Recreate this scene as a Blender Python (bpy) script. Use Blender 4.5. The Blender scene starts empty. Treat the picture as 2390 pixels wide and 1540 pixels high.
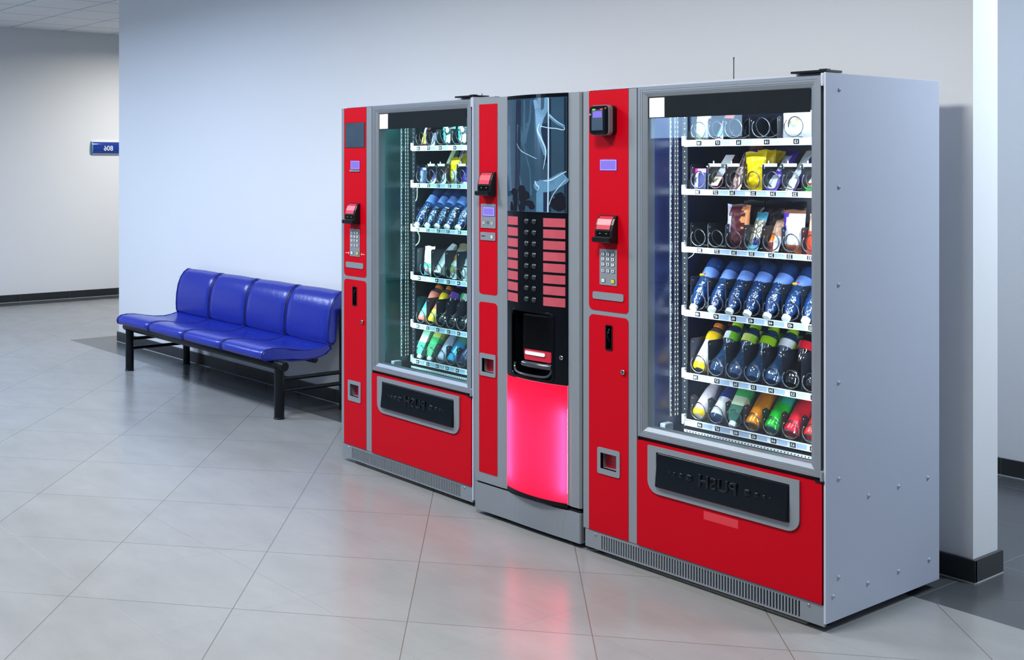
import bpy, bmesh, math, random
from mathutils import Vector, Matrix, noise
from math import pi, sin, cos, radians

random.seed(7)
sc = bpy.context.scene
COL = sc.collection

# ------------------------------------------------------------------ camera
CAM_YAW = 0.60106
cam_d = bpy.data.cameras.new('camera')
cam_d.sensor_width = 36.0
cam_d.lens = 2716.68 / 2390 * 36.0
cam_d.shift_x = (1195 - 634.89) / 2390
cam_d.shift_y = -(770 - 384.04) / 2390
cam_d.clip_end = 100
cam = bpy.data.objects.new('camera', cam_d)
COL.objects.link(cam)
cam.location = (0, 0, 1.532)
cam.rotation_euler = (pi / 2, 0, pi / 2 - CAM_YAW)
sc.camera = cam

# ------------------------------------------------------------------ view, world, lights
sc.view_settings.view_transform = 'Standard'
sc.view_settings.look = 'None'
sc.view_settings.exposure = 0.0
sc.view_settings.gamma = 1.0
sc.view_settings.use_curve_mapping = False
sc.cycles.max_bounces = 10
sc.cycles.transparent_max_bounces = 16
sc.cycles.caustics_reflective = False
sc.cycles.caustics_refractive = False
sc.cycles.sample_clamp_indirect = 6.0

world = bpy.data.worlds.new('world')
sc.world = world
world.use_nodes = True
wbg = world.node_tree.nodes['Background']
wbg.inputs[0].default_value = (0.50, 0.68, 0.95, 1)
wbg.inputs[1].default_value = 0.22

CEIL = 3.056
def ceiling_lamp(x, y, power, color, size=0.6, spread=168):
    d = bpy.data.lights.new('ceiling_panel_light', 'AREA')
    d.shape = 'SQUARE'; d.size = size; d.energy = power; d.color = color
    d.spread = radians(spread)
    o = bpy.data.objects.new('ceiling_panel_light', d)
    o.location = (x, y, CEIL - 0.02)
    COL.objects.link(o)
    return o
COOL = (0.61, 0.75, 1.0)
NEUT = (0.95, 0.98, 1.0)
WARM = (1.0, 0.97, 0.92)
for lx, ly, lp, lc in [(-2.4, 2.0, 82, WARM), (-4.8, 2.0, 84, NEUT), (-7.2, 2.05, 104, COOL), (-9.6, 2.1, 92, COOL),
                       (-2.4, -0.6, 32, WARM), (-5.4, -0.6, 36, COOL), (-0.75, 5.3, 88, (0.75, 0.86, 1.0)), (-10.6, 6.6, 80, WARM), (-3.9, 5.25, 20, COOL)]:  # last one is an unseen lamp added to brighten the rear wall
    ceiling_lamp(lx, ly, lp, lc)

# ------------------------------------------------------------------ materials
def lin(c):
    c = c / 255.0
    return c / 12.92 if c <= 0.04045 else ((c + 0.055) / 1.055) ** 2.4
def rgb(r, g, b):
    return (lin(r), lin(g), lin(b), 1)

def new_mat(name):
    m = bpy.data.materials.new(name)
    m.use_nodes = True
    nt = m.node_tree
    return m, nt, nt.nodes['Principled BSDF']

def mat(name, color, rough=0.5, metal=0.0, vary=0.0, vscale=6.0, bump=0.0, bscale=60.0, coat=0.0, spec=0.5, emit=None, estr=0.0):
    m, nt, p = new_mat(name)
    p.inputs['Base Color'].default_value = color
    p.inputs['Roughness'].default_value = rough
    p.inputs['Metallic'].default_value = metal
    p.inputs['Coat Weight'].default_value = coat
    p.inputs['Coat Roughness'].default_value = 0.08
    p.inputs['Specular IOR Level'].default_value = spec
    if emit:
        p.inputs['Emission Color'].default_value = emit
        p.inputs['Emission Strength'].default_value = estr
    if vary or bump:
        tc = nt.nodes.new('ShaderNodeTexCoord')
    if vary:
        n = nt.nodes.new('ShaderNodeTexNoise'); n.inputs['Scale'].default_value = vscale; n.inputs['Detail'].default_value = 6
        nt.links.new(tc.outputs['Object'], n.inputs['Vector'])
        hs = nt.nodes.new('ShaderNodeMapRange')
        hs.inputs['To Min'].default_value = 1 - vary; hs.inputs['To Max'].default_value = 1 + vary
        nt.links.new(n.outputs['Fac'], hs.inputs['Value'])
        mx = nt.nodes.new('ShaderNodeVectorMath'); mx.operation = 'SCALE'
        mx.inputs[0].default_value = color[:3]
        nt.links.new(hs.outputs[0], mx.inputs['Scale'])
        nt.links.new(mx.outputs[0], p.inputs['Base Color'])
    if bump:
        n2 = nt.nodes.new('ShaderNodeTexNoise'); n2.inputs['Scale'].default_value = bscale; n2.inputs['Detail'].default_value = 4
        nt.links.new(tc.outputs['Object'], n2.inputs['Vector'])
        b = nt.nodes.new('ShaderNodeBump'); b.inputs['Strength'].default_value = bump; b.inputs['Distance'].default_value = 0.01
        nt.links.new(n2.outputs['Fac'], b.inputs['Height'])
        nt.links.new(b.outputs[0], p.inputs['Normal'])
    return m

def emis(name, color, strength):
    m = bpy.data.materials.new(name); m.use_nodes = True
    nt = m.node_tree
    for n in list(nt.nodes): nt.nodes.remove(n)
    o = nt.nodes.new('ShaderNodeOutputMaterial'); e = nt.nodes.new('ShaderNodeEmission')
    e.inputs[0].default_value = color; e.inputs[1].default_value = strength
    nt.links.new(e.outputs[0], o.inputs[0])
    return m

def pane_mat(name, tint, ior=1.5, boost=0.0):
    m = bpy.data.materials.new(name); m.use_nodes = True
    nt = m.node_tree
    for n in list(nt.nodes): nt.nodes.remove(n)
    o = nt.nodes.new('ShaderNodeOutputMaterial')
    t = nt.nodes.new('ShaderNodeBsdfTransparent'); t.inputs[0].default_value = tint
    g = nt.nodes.new('ShaderNodeBsdfGlossy'); g.inputs['Roughness'].default_value = 0.01
    f = nt.nodes.new('ShaderNodeFresnel'); f.inputs[0].default_value = ior
    a = nt.nodes.new('ShaderNodeMath'); a.operation = 'ADD'; a.inputs[1].default_value = boost; a.use_clamp = True
    mx = nt.nodes.new('ShaderNodeMixShader')
    ge = nt.nodes.new('ShaderNodeNewGeometry'); inv = nt.nodes.new('ShaderNodeMath'); inv.operation = 'SUBTRACT'; inv.inputs[0].default_value = 1.0
    mu = nt.nodes.new('ShaderNodeMath'); mu.operation = 'MULTIPLY'
    nt.links.new(ge.outputs['Backfacing'], inv.inputs[1]); nt.links.new(inv.outputs[0], mu.inputs[1])
    nt.links.new(f.outputs[0], a.inputs[0]); nt.links.new(a.outputs[0], mu.inputs[0]); nt.links.new(mu.outputs[0], mx.inputs[0])
    nt.links.new(t.outputs[0], mx.inputs[1]); nt.links.new(g.outputs[0], mx.inputs[2])
    nt.links.new(mx.outputs[0], o.inputs[0])
    return m

def bottle_mat(name, color, rough=0.04, bump=0.5, bscale=70, ior=1.25, clear=0.35, body=0.18):
    """thin plastic: part clear, part refracting, with crinkles"""
    m = bpy.data.materials.new(name); m.use_nodes = True
    nt = m.node_tree
    for n in list(nt.nodes): nt.nodes.remove(n)
    o = nt.nodes.new('ShaderNodeOutputMaterial')
    t = nt.nodes.new('ShaderNodeBsdfTransparent'); t.inputs[0].default_value = color
    g = nt.nodes.new('ShaderNodeBsdfGlass'); g.inputs['Color'].default_value = color
    g.inputs['Roughness'].default_value = rough; g.inputs['IOR'].default_value = ior
    gl = nt.nodes.new('ShaderNodeBsdfGlossy'); gl.inputs['Roughness'].default_value = 0.06
    tc = nt.nodes.new('ShaderNodeTexCoord')
    n2 = nt.nodes.new('ShaderNodeTexNoise'); n2.inputs['Scale'].default_value = bscale; n2.inputs['Detail'].default_value = 2
    b = nt.nodes.new('ShaderNodeBump'); b.inputs['Strength'].default_value = bump; b.inputs['Distance'].default_value = 0.01
    nt.links.new(tc.outputs['Object'], n2.inputs['Vector']); nt.links.new(n2.outputs['Fac'], b.inputs['Height'])
    nt.links.new(b.outputs[0], g.inputs['Normal']); nt.links.new(b.outputs[0], gl.inputs['Normal'])
    m1 = nt.nodes.new('ShaderNodeMixShader'); m1.inputs[0].default_value = clear
    nt.links.new(g.outputs[0], m1.inputs[1]); nt.links.new(t.outputs[0], m1.inputs[2])
    dfz = nt.nodes.new('ShaderNodeBsdfDiffuse'); dfz.inputs[0].default_value = (color[0] * 0.45, color[1] * 0.6, color[2] * 0.8, 1)
    m3 = nt.nodes.new('ShaderNodeMixShader'); m3.inputs[0].default_value = body
    nt.links.new(m1.outputs[0], m3.inputs[1]); nt.links.new(dfz.outputs[0], m3.inputs[2])
    m2 = nt.nodes.new('ShaderNodeMixShader'); m2.inputs[0].default_value = 0.22
    nt.links.new(m3.outputs[0], m2.inputs[1]); nt.links.new(gl.outputs[0], m2.inputs[2])
    nt.links.new(m2.outputs[0], o.inputs[0])
    return m

_pm = {}
def pm(r, g, b, rough=0.35, metal=0.0):
    k = (r, g, b, rough, metal)
    if k not in _pm:
        _pm[k] = mat('packaging_%d_%d_%d' % (r, g, b), rgb(r, g, b), rough, metal, vary=0.08, vscale=40, bump=0.12, bscale=90)
    return _pm[k]

M = {}
M['wall'] = mat('wall_paint', (0.78, 0.79, 0.80, 1), 0.62, vary=0.012, vscale=1.2, bump=0.05, bscale=160, spec=0.3)
M['silver'] = mat('silver_paint', (0.235, 0.265, 0.295, 1), 0.42, 0.25, vary=0.03, vscale=14)
M['alu'] = mat('brushed_aluminium', (0.27, 0.30, 0.335, 1), 0.36, 0.55, vary=0.03, vscale=20)
M['cabinet'] = mat('cabinet_paint', (0.45, 0.49, 0.585, 1), 0.45, 0.0, vary=0.02, vscale=3, bump=0.02, bscale=300)
M['red'] = mat('red_film', (0.47, 0.0004, 0.009, 1), 0.42, 0.0, spec=0.12, vary=0.04, vscale=3)
M['redsoft'] = mat('red_plastic', (0.50, 0.012, 0.035, 1), 0.35, vary=0.03)
M['black'] = mat('black_plastic', (0.006, 0.007, 0.009, 1), 0.32, spec=0.25)
M['blackgloss'] = mat('black_gloss', (0.0025, 0.0035, 0.006, 1), 0.13, spec=0.22)
M['dark'] = mat('dark_gap', (0.004, 0.004, 0.005, 1), 0.7)
M['blacksteel'] = mat('black_steel', (0.008, 0.010, 0.012, 1), 0.38, bump=0.03, bscale=400)
M['flap'] = mat('flap_black', (0.003, 0.005, 0.008, 1), 0.17, spec=0.3)
M['header'] = mat('black_header', (0.008, 0.012, 0.016, 1), 0.5, vary=0.25, vscale=12, spec=0.1)
M['white'] = mat('white_plastic', (0.80, 0.82, 0.84, 1), 0.4)
M['paper'] = mat('white_paper', (0.80, 0.80, 0.80, 1), 0.7)
M['rail'] = mat('white_rail', (0.82, 0.86, 0.90, 1), 0.4)
M['card'] = mat('pale_blue_card', (0.40, 0.52, 0.74, 1), 0.5)
M['tray'] = mat('tray_steel', (0.03, 0.035, 0.045, 1), 0.4, 0.4)
M['divider'] = mat('black_divider', (0.010, 0.012, 0.020, 1), 0.35)
M['wire'] = mat('spiral_wire', (0.14, 0.15, 0.17, 1), 0.2, 0.75)
M['lining'] = mat('dark_blue_lining', (0.012, 0.016, 0.070, 1), 0.24, vary=0.1, vscale=1)
M['lining_green'] = mat('dark_teal_lining', (0.006, 0.030, 0.030, 1), 0.24, vary=0.1, vscale=1)
M['pane'] = pane_mat('clear_pane', (0.93, 0.97, 0.98, 1), 1.5, 0.02)
M['pane_teal'] = pane_mat('teal_tinted_pane', (0.80, 0.95, 0.95, 1), 1.5, 0.03)
M['led'] = emis('cold_led', (0.80, 0.92, 1.0, 1), 165)
M['leddot'] = emis('warm_led_dot', (1.0, 0.90, 0.72, 1), 3.0)
M['lcd'] = emis('violet_screen', (0.30, 0.24, 0.95, 1), 0.95)
M['lcdlite'] = emis('violet_screen_edge', (0.45, 0.38, 1.0, 1), 1.25)
for k_ in ('leddot', 'lcd', 'lcdlite'): M[k_].cycles.emission_sampling = 'NONE'
M['lcdblue'] = mat('screen_frame_blue', (0.05, 0.02, 0.45, 1), 0.3)
M['screen'] = mat('grey_screen', (0.040, 0.065, 0.098, 1), 0.16, vary=0.3, vscale=9)
M['amber'] = emis('amber_led', (0.75, 0.85, 0.1, 1), 0.9)
M['greenled'] = emis('green_led', (0.35, 0.9, 0.1, 1), 1.0)
M['redled'] = emis('red_led', (1.0, 0.12, 0.12, 1), 1.0)
M['chrome'] = mat('chrome', (0.6, 0.62, 0.64, 1), 0.15, 1.0)
M['key'] = mat('key_white', (0.62, 0.66, 0.70, 1), 0.4)
M['yellowkey'] = mat('key_yellow', (0.62, 0.58, 0.05, 1), 0.4)
M['ink'] = mat('black_ink', (0.006, 0.008, 0.015, 1), 0.6, spec=0.1)
M['slotdark'] = mat('slot_shadow_metal', (0.02, 0.022, 0.025, 1), 0.6)
M['base_tile'] = mat('dark_skirting_tile', (0.026, 0.029, 0.031, 1), 0.28, vary=0.35, vscale=8)
M['grout'] = mat('pale_grout', (0.45, 0.47, 0.48, 1), 0.8)
M['blue'] = mat('blue_leatherette', (0.008, 0.022, 0.30, 1), 0.27, vary=0.06, vscale=5, bump=0.14, bscale=30, spec=0.6)
M['piping'] = mat('dark_blue_piping', (0.006, 0.012, 0.14, 1), 0.4)
M['bench_steel'] = mat('bench_black_steel', (0.004, 0.006, 0.008, 1), 0.33, spec=0.25)
M['cord'] = mat('pale_cord', (0.55, 0.52, 0.40, 1), 0.5)

# ------------------------------------------------------------------ mesh helpers
class MB:
    """collects shapes of one part and links them as one mesh object"""
    def __init__(s, *mats):
        s.bm = bmesh.new(); s.mats = list(mats); s.cur = 0
    def use(s, m):
        if m not in s.mats: s.mats.append(m)
        s.cur = s.mats.index(m); return s
    def face(s, vs, smooth=False):
        try:
            f = s.bm.faces.new(vs)
        except ValueError:
            return None
        f.material_index = s.cur; f.smooth = smooth
        return f
    def v(s, p): return s.bm.verts.new(p)
    def box(s, x0, x1, y0, y1, z0, z1, b=0.0, seg=2):
        t = bmesh.new()
        bmesh.ops.create_cube(t, size=1.0)
        for q in t.verts:
            q.co = Vector(((x0 + x1) / 2 + q.co.x * (x1 - x0), (y0 + y1) / 2 + q.co.y * (y1 - y0), (z0 + z1) / 2 + q.co.z * (z1 - z0)))
        if b > 0:
            bmesh.ops.bevel(t, geom=list(t.edges), offset=b, segments=seg, profile=0.5, affect='EDGES')
        s.merge(t); return s
    def merge(s, t, M4=None):
        mp = {}
        for q in t.verts:
            mp[q] = s.bm.verts.new(M4 @ q.co if M4 is not None else q.co)
        for f in t.faces:
            s.face([mp[q] for q in f.verts], f.smooth)
        t.free()
    def rings(s, loops, closed=True, cap0=True, cap1=True, smooth=False):
        """skin a list of point loops of equal length"""
        vl = [[s.v(p) for p in L] for L in loops]
        n = len(vl[0])
        for a, b in zip(vl, vl[1:]):
            for i in range(n if closed else n - 1):
                j = (i + 1) % n
                s.face([a[i], a[j], b[j], b[i]], smooth)
        if cap0: s.face(list(reversed(vl[0])))
        if cap1: s.face(vl[-1])
        return s
    def plate(s, loop, y0, y1):
        """prism of an (x,z) outline between two depths"""
        return s.rings([[(x, y0, z) for x, z in loop], [(x, y1, z) for x, z in loop]])
    def tube(s, path, r, n=8, caps=True, smooth=True):
        P = [Vector(p) for p in path]
        loops = []
        up = None
        for i, p in enumerate(P):
            t = (P[min(i + 1, len(P) - 1)] - P[max(i - 1, 0)]).normalized()
            if up is None:
                up = Vector((0, 0, 1)) if abs(t.z) < 0.9 else Vector((1, 0, 0))
            a = (up - t * up.dot(t)).normalized(); up = a
            b = t.cross(a)
            rr = r[i] if isinstance(r, (list, tuple)) else r
            loops.append([p + a * (rr * cos(2 * pi * k / n)) + b * (rr * sin(2 * pi * k / n)) for k in range(n)])
        return s.rings(loops, True, caps, caps, smooth)
    def lathe(s, prof, n=24, mod=None, caps=True, zones=None):
        """prof: (r,z); zones: list of materials per segment"""
        vl = []
        for (r, z) in prof:
            vl.append([s.v(((r * (mod(z, 2 * pi * k / n) if mod else 1)) * cos(2 * pi * k / n), (r * (mod(z, 2 * pi * k / n) if mod else 1)) * sin(2 * pi * k / n), z)) for k in range(n)])
        for i, (a, b) in enumerate(zip(vl, vl[1:])):
            if zones: s.use(zones[i])
            for k in range(n):
                j = (k + 1) % n
                s.face([a[k], a[j], b[j], b[k]], True)
        if caps:
            s.face(list(reversed(vl[0]))); s.face(vl[-1])
        return s
    def cyl(s, c, r, h, axis='z', n=20, b=0.0):
        pr = [(r, 0), (r, h)] if b <= 0 else [(r - b, 0), (r, b), (r, h - b), (r - b, h)]
        t = MB(); t.lathe(pr, n)
        R = {'z': Matrix.Identity(4), 'y': Matrix.Rotation(pi / 2, 4, 'X'), 'x': Matrix.Rotation(pi / 2, 4, 'Y')}[axis]
        s.merge(t.bm, Matrix.Translation(Vector(c)) @ R); return s
    def dome(s, c, r, h, n=12, direction=(0, -1, 0)):
        t = MB(); t.lathe([(r * cos(a), h * sin(a)) for a in (0, 0.4, 0.8, 1.2, 1.5)], n)
        q = Vector((0, 0, 1)).rotation_difference(Vector(direction)).to_matrix().to_4x4()
        s.merge(t.bm, Matrix.Translation(Vector(c)) @ q); return s
    def text(s, body, cx, y, cz, size, depth=0.0004, sx=1.0, M4=None, bevel=0.0):
        """mirrored lettering standing in the x-z plane, facing -y"""
        t = bmesh.new(); t.from_mesh(text_mesh(body, depth / size, bevel / size))
        xs = [q.co.x for q in t.verts]; zs = [q.co.y for q in t.verts]
        mx, mz = (min(xs) + max(xs)) / 2, (min(zs) + max(zs)) / 2
        for q in t.verts:
            p = Vector((-(q.co.x - mx) * size * sx, -(q.co.z) * size, (q.co.y - mz) * size))
            q.co = (M4 @ p) if M4 is not None else p + Vector((cx, y, cz))
        bmesh.ops.reverse_faces(t, faces=list(t.faces))
        s.merge(t); return s
    def build(s, name, parent=None, angle=35, recalc=True):
        if recalc: bmesh.ops.recalc_face_normals(s.bm, faces=list(s.bm.faces))
        ca = radians(angle)
        for e in s.bm.edges:
            if len(e.link_faces) == 2 and e.calc_face_angle(0) > ca: e.smooth = False
        me = bpy.data.meshes.new(name)
        s.bm.to_mesh(me); s.bm.free()
        for m in s.mats: me.materials.append(m)
        return link(name, me, parent)

def link(name, me, parent=None):
    o = bpy.data.objects.new(name, me); COL.objects.link(o)
    if parent is not None: o.parent = parent
    return o

_txt = {}
def text_mesh(body, depth, bevel=0.0):
    k = (body, round(depth, 4), round(bevel, 4))
    if k in _txt: return _txt[k]
    cu = bpy.data.curves.new('lettering', 'FONT'); cu.body = body; cu.size = 1.0; cu.extrude = depth; cu.offset = 0.012 - bevel * 0.6; cu.bevel_depth = bevel; cu.bevel_resolution = 2
    cu.resolution_u = 3
    o = bpy.data.objects.new('lettering', cu); COL.objects.link(o)
    dg = bpy.context.evaluated_depsgraph_get()
    me = bpy.data.meshes.new_from_object(o.evaluated_get(dg))
    bpy.data.objects.remove(o); bpy.data.curves.remove(cu)
    _txt[k] = me
    return me

def rr(x0, x1, z0, z1, r=0.0, seg=5):
    """rounded rectangle outline; r = one radius or (bottom-left, bottom-right, top-right, top-left)"""
    R = (r,) * 4 if not isinstance(r, (tuple, list)) else r
    out = []
    for (cx, cz, a0, q) in ((x0, z0, pi, R[0]), (x1, z0, 1.5 * pi, R[1]), (x1, z1, 0, R[2]), (x0, z1, 0.5 * pi, R[3])):
        ox = cx + (q if cx == x0 else -q); oz = cz + (q if cz == z0 else -q)
        for k in range(seg + 1):
            a = a0 + k / seg * pi / 2
            out.append((ox + q * cos(a), oz + q * sin(a)))
    return out

def frame(mb, outer, inner, y0, y1):
    """flat ring between two outlines with equal point counts"""
    return mb.rings([[(x, y1, z) for x, z in outer], [(x, y0, z) for x, z in outer], [(x, y0, z) for x, z in inner], [(x, y1, z) for x, z in inner], [(x, y1, z) for x, z in outer]], True, False, False)

def plate_with_holes(mb, u0, u1, z0, z1, holes, y0, y1, r=0.0):
    """flat plate with rectangular holes, assembled as strips; rounded outer corners are added by the caller's outline plates"""
    us = sorted({u0, u1, *[h[0] for h in holes], *[h[1] for h in holes]}); zs = sorted({z0, z1, *[h[2] for h in holes], *[h[3] for h in holes]})
    for a, b in zip(us, us[1:]):
        for c, d in zip(zs, zs[1:]):
            m = ((a + b) / 2, (c + d) / 2)
            if any(h[0] < m[0] < h[1] and h[2] < m[1] < h[3] for h in holes): continue
            mb.box(a, b, y0, y1, c, d)

def thing(name, label, cat, loc=(0, 0, 0), rot=(0, 0, 0), group=None):
    o = bpy.data.objects.new(name, None); COL.objects.link(o)
    o.empty_display_size = 0.1
    o.location = loc; o.rotation_euler = rot
    return tag(o, label, cat, group)
def tag(o, label, cat, group=None, kind=None):
    o['label'] = label; o['category'] = cat
    if group: o['group'] = group
    if kind: o['kind'] = kind
    return o
def struct(mb, name, label, cat, parent=None):
    o = mb.build(name, parent)
    if parent is None: tag(o, label, cat, None, 'structure')
    return o

# ------------------------------------------------------------------ the setting
WS = -0.0115                     # the long wall is turned a touch against the machines
def wy(x, off=0.0): return 4.533 + (x + 2.066) * WS + off

def floor_material():
    m, nt, p = new_mat('tiled_floor')
    L = nt.links.new
    def N(t): return nt.nodes.new(t)
    tc = N('ShaderNodeTexCoord')
    def math_(op, a, b=None, clamp=False):
        n = N('ShaderNodeMath'); n.operation = op; n.use_clamp = clamp
        for i, v in enumerate((a, b)):
            if v is None: continue
            if isinstance(v, (int, float)): n.inputs[i].default_value = v
            else: L(v, n.inputs[i])
        return n.outputs[0]
    def grid(vec, width):
        sp = N('ShaderNodeSeparateXYZ'); L(vec, sp.inputs[0])
        ds = []
        for k in (0, 1):
            f = math_('FRACT', sp.outputs[k])
            g = math_('SUBTRACT', 1.0, f)
            ds.append(math_('MINIMUM', f, g))
        d = math_('MINIMUM', ds[0], ds[1])
        mr = N('ShaderNodeMapRange'); L(d, mr.inputs['Value'])
        mr.inputs['From Min'].default_value = width * 0.7; mr.inputs['From Max'].default_value = width * 1.3
        mr.inputs['To Min'].default_value = 1; mr.inputs['To Max'].default_value = 0
        fl = N('ShaderNodeVectorMath'); fl.operation = 'FLOOR'; L(vec, fl.inputs[0])
        wn = N('ShaderNodeTexWhiteNoise'); wn.noise_dimensions = '2D'; L(fl.outputs[0], wn.inputs['Vector'])
        return mr.outputs[0], wn.outputs['Value']
    def mapped(loc, rot, scale):
        a = N('ShaderNodeMapping'); a.inputs['Location'].default_value = loc; L(tc.outputs['Object'], a.inputs[0])
        b = N('ShaderNodeMapping'); b.inputs['Rotation'].default_value = (0, 0, rot); b.inputs['Scale'].default_value = (scale, scale, scale); L(a.outputs[0], b.inputs[0])
        return b.outputs[0]
    light = mapped((2.492 * 1.532, -1.1355 * 1.532, 0), -0.7769, 1 / 0.6)
    dark = mapped((2.11, -4.21, 0), -WS, 1 / 0.6)
    gl, wl = grid(light, 0.0026)
    gd, wd = grid(dark, 0.0035)
    # cloudy stoneware
    n1 = N('ShaderNodeTexNoise'); n1.inputs['Scale'].default_value = 2.6; n1.inputs['Detail'].default_value = 8; n1.inputs['Roughness'].default_value = 0.62
    mp = N('ShaderNodeMapping'); mp.inputs['Scale'].default_value = (1.0, 1.9, 1); mp.inputs['Rotation'].default_value = (0, 0, 0.3); L(tc.outputs['Object'], mp.inputs[0]); L(mp.outputs[0], n1.inputs['Vector'])
    def shade(base, amount, wn):
        a = math_('MULTIPLY_ADD', n1.outputs['Fac'], amount)
        a_node = a.node; a_node.inputs[2].default_value = 1 - amount / 2
        b = math_('MULTIPLY_ADD', wn, 0.05); b.node.inputs[2].default_value = 0.975
        c = math_('MULTIPLY', a, b)
        v = N('ShaderNodeVectorMath'); v.operation = 'SCALE'; v.inputs[0].default_value = base; L(c, v.inputs['Scale'])
        return v.outputs[0]
    cl = shade((0.235, 0.240, 0.238), 0.42, wl)
    cd = shade((0.060, 0.066, 0.070), 0.9, wd)
    def mix(f, a, b):
        n = N('ShaderNodeMix'); n.data_type = 'RGBA'
        L(f, n.inputs[0])
        for i, v in ((6, a), (7, b)):
            if isinstance(v, tuple): n.inputs[i].default_value = v
            else: L(v, n.inputs[i])
        return n.outputs[2]
    cl = mix(gl, cl, (0.115, 0.10, 0.085, 1))
    cd = mix(gd, cd, (0.14, 0.14, 0.14, 1))
    sp = N('ShaderNodeSeparateXYZ'); L(tc.outputs['Object'], sp.inputs[0])
    yb = math_('MULTIPLY_ADD', sp.outputs[0], -WS); yb.node.inputs[2].default_value = -4.21 + 2.0 * -WS
    edge = math_('ADD', sp.outputs[1], yb)
    m1 = math_('GREATER_THAN', edge, 0.0)
    m2 = math_('GREATER_THAN', sp.outputs[0], -9.39)
    m12 = math_('MULTIPLY', m1, m2)
    m3 = math_('LESS_THAN', sp.outputs[0], -12.0)
    msk = math_('MAXIMUM', m12, m3)
    L(mix(msk, cl, cd), p.inputs['Base Color'])
    rough = math_('MULTIPLY_ADD', n1.outputs['Fac'], 0.10); rough.node.inputs[2].default_value = 0.19
    L(rough, p.inputs['Roughness'])
    gg = math_('MAXIMUM', gl, gd)
    b = N('ShaderNodeBump'); b.inputs['Strength'].default_value = 0.25; b.inputs['Distance'].default_value = 0.003; b.invert = True
    L(gg, b.inputs['Height']); L(b.outputs[0], p.inputs['Normal'])
    p.inputs['Specular IOR Level'].default_value = 0.5
    return m

def ceiling_material():
    m, nt, p = new_mat('ceiling_tiles')
    L = nt.links.new
    N = nt.nodes.new
    tc = N('ShaderNodeTexCoord')
    mp = N('ShaderNodeMapping'); mp.inputs['Location'].default_value = (11.77, -4.91, 0); L(tc.outputs['Object'], mp.inputs[0])
    br = N('ShaderNodeVectorMath'); br.operation = 'SCALE'; br.inputs['Scale'].default_value = 1 / 0.615; L(mp.outputs[0], br.inputs[0])
    fr = N('ShaderNodeVectorMath'); fr.operation = 'FRACTION'; L(br.outputs[0], fr.inputs[0])
    sp = N('ShaderNodeSeparateXYZ'); L(fr.outputs[0], sp.inputs[0])
    def mn(a, b, op='MINIMUM'):
        n = N('ShaderNodeMath'); n.operation = op
        for i, v in enumerate((a, b)):
            if isinstance(v, float): n.inputs[i].default_value = v
            else: L(v, n.inputs[i])
        return n.outputs[0]
    d = mn(mn(sp.outputs[0], mn(1.0, sp.outputs[0], 'SUBTRACT')), mn(sp.outputs[1], mn(1.0, sp.outputs[1], 'SUBTRACT')))
    lt = mn(d, 0.012, 'LESS_THAN')
    mx = N('ShaderNodeMix'); mx.data_type = 'RGBA'; L(lt, mx.inputs[0])
    mx.inputs[6].default_value = (0.88, 0.90, 0.92, 1); mx.inputs[7].default_value = (0.34, 0.40, 0.48, 1)
    L(mx.outputs[2], p.inputs['Base Color'])
    p.inputs['Roughness'].default_value = 0.8
    n2 = N('ShaderNodeTexNoise'); n2.inputs['Scale'].default_value = 90; L(tc.outputs['Object'], n2.inputs['Vector'])
    b = N('ShaderNodeBump'); b.inputs['Strength'].default_value = 0.1; L(n2.outputs['Fac'], b.inputs['Height']); L(b.outputs[0], p.inputs['Normal'])
    return m

M['floor'] = floor_material()
M['ceiling'] = ceiling_material()
mb = MB(M['floor']); mb.box(-12.6, 3.0, -5.7, 8.6, -0.1, 0.0)
struct(mb, 'floor', 'pale grey diagonal floor tiles with a dark tile border along the walls', 'floor')
mb = MB(M['ceiling']); mb.box(-12.6, 3.0, -5.7, 8.6, CEIL, CEIL + 0.1)
struct(mb, 'ceiling', 'white suspended tile ceiling seen in the far corner', 'ceiling')

def wall_prism(mb, pts, z0, z1):
    mb.rings([[(x, y, z0) for x, y in pts], [(x, y, z1) for x, y in pts]])
WX0, WX1, WT = -9.075, -2.066, 0.19
mb = MB(M['wall'])
wall_prism(mb, [(WX0, wy(WX0)), (WX1, wy(WX1)), (WX1, wy(WX1) + WT), (WX0, wy(WX0) + WT)], 0, CEIL)
struct(mb, 'wall_main', 'long white wall behind the bench and the vending machines', 'wall')
mb = MB(M['wall']); mb.box(-12.5, -12.31, -5.7, 8.6, 0, CEIL)
struct(mb, 'wall_far', 'white wall at the far end carrying the blue room sign', 'wall')
mb = MB(M['wall']); mb.box(-8.9, 3.0, 6.225, 6.4, 0, CEIL)
struct(mb, 'wall_rear', 'bluish white wall beyond the wall end at the right edge', 'wall')

mb = MB(M['wall']); plate_with_holes(mb, -12.31, -4.0, 0.0, CEIL, [(-9.95, -8.5, 1.84, 2.75)], -5.7, -5.5)
struct(mb, 'wall_opposite', 'white wall across the lobby with an added glowing window high up', 'wall')
wn_ = thing('added_window', 'added high glowing window in the wall across the lobby', 'window', (-9.225, -5.6, 1.84)); wn_['kind'] = 'structure'
mb = MB(M['alu']); plate_with_holes(mb, -0.725, 0.725, 0.0, 0.91, [(-0.69, -0.11, 0.04, 0.87), (-0.07, 0.69, 0.04, 0.87)], -0.03, 0.03); mb.build('window_frame', wn_)
mb = MB(emis('added_window_glow', (0.42, 0.68, 1.0, 1), 9.0)); mb.box(-0.69, 0.69, -0.012, -0.004, 0.04, 0.87); mb.build('glow_pane', wn_)  # unseen glowing pane, added for the glass reflections and blue fill

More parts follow.
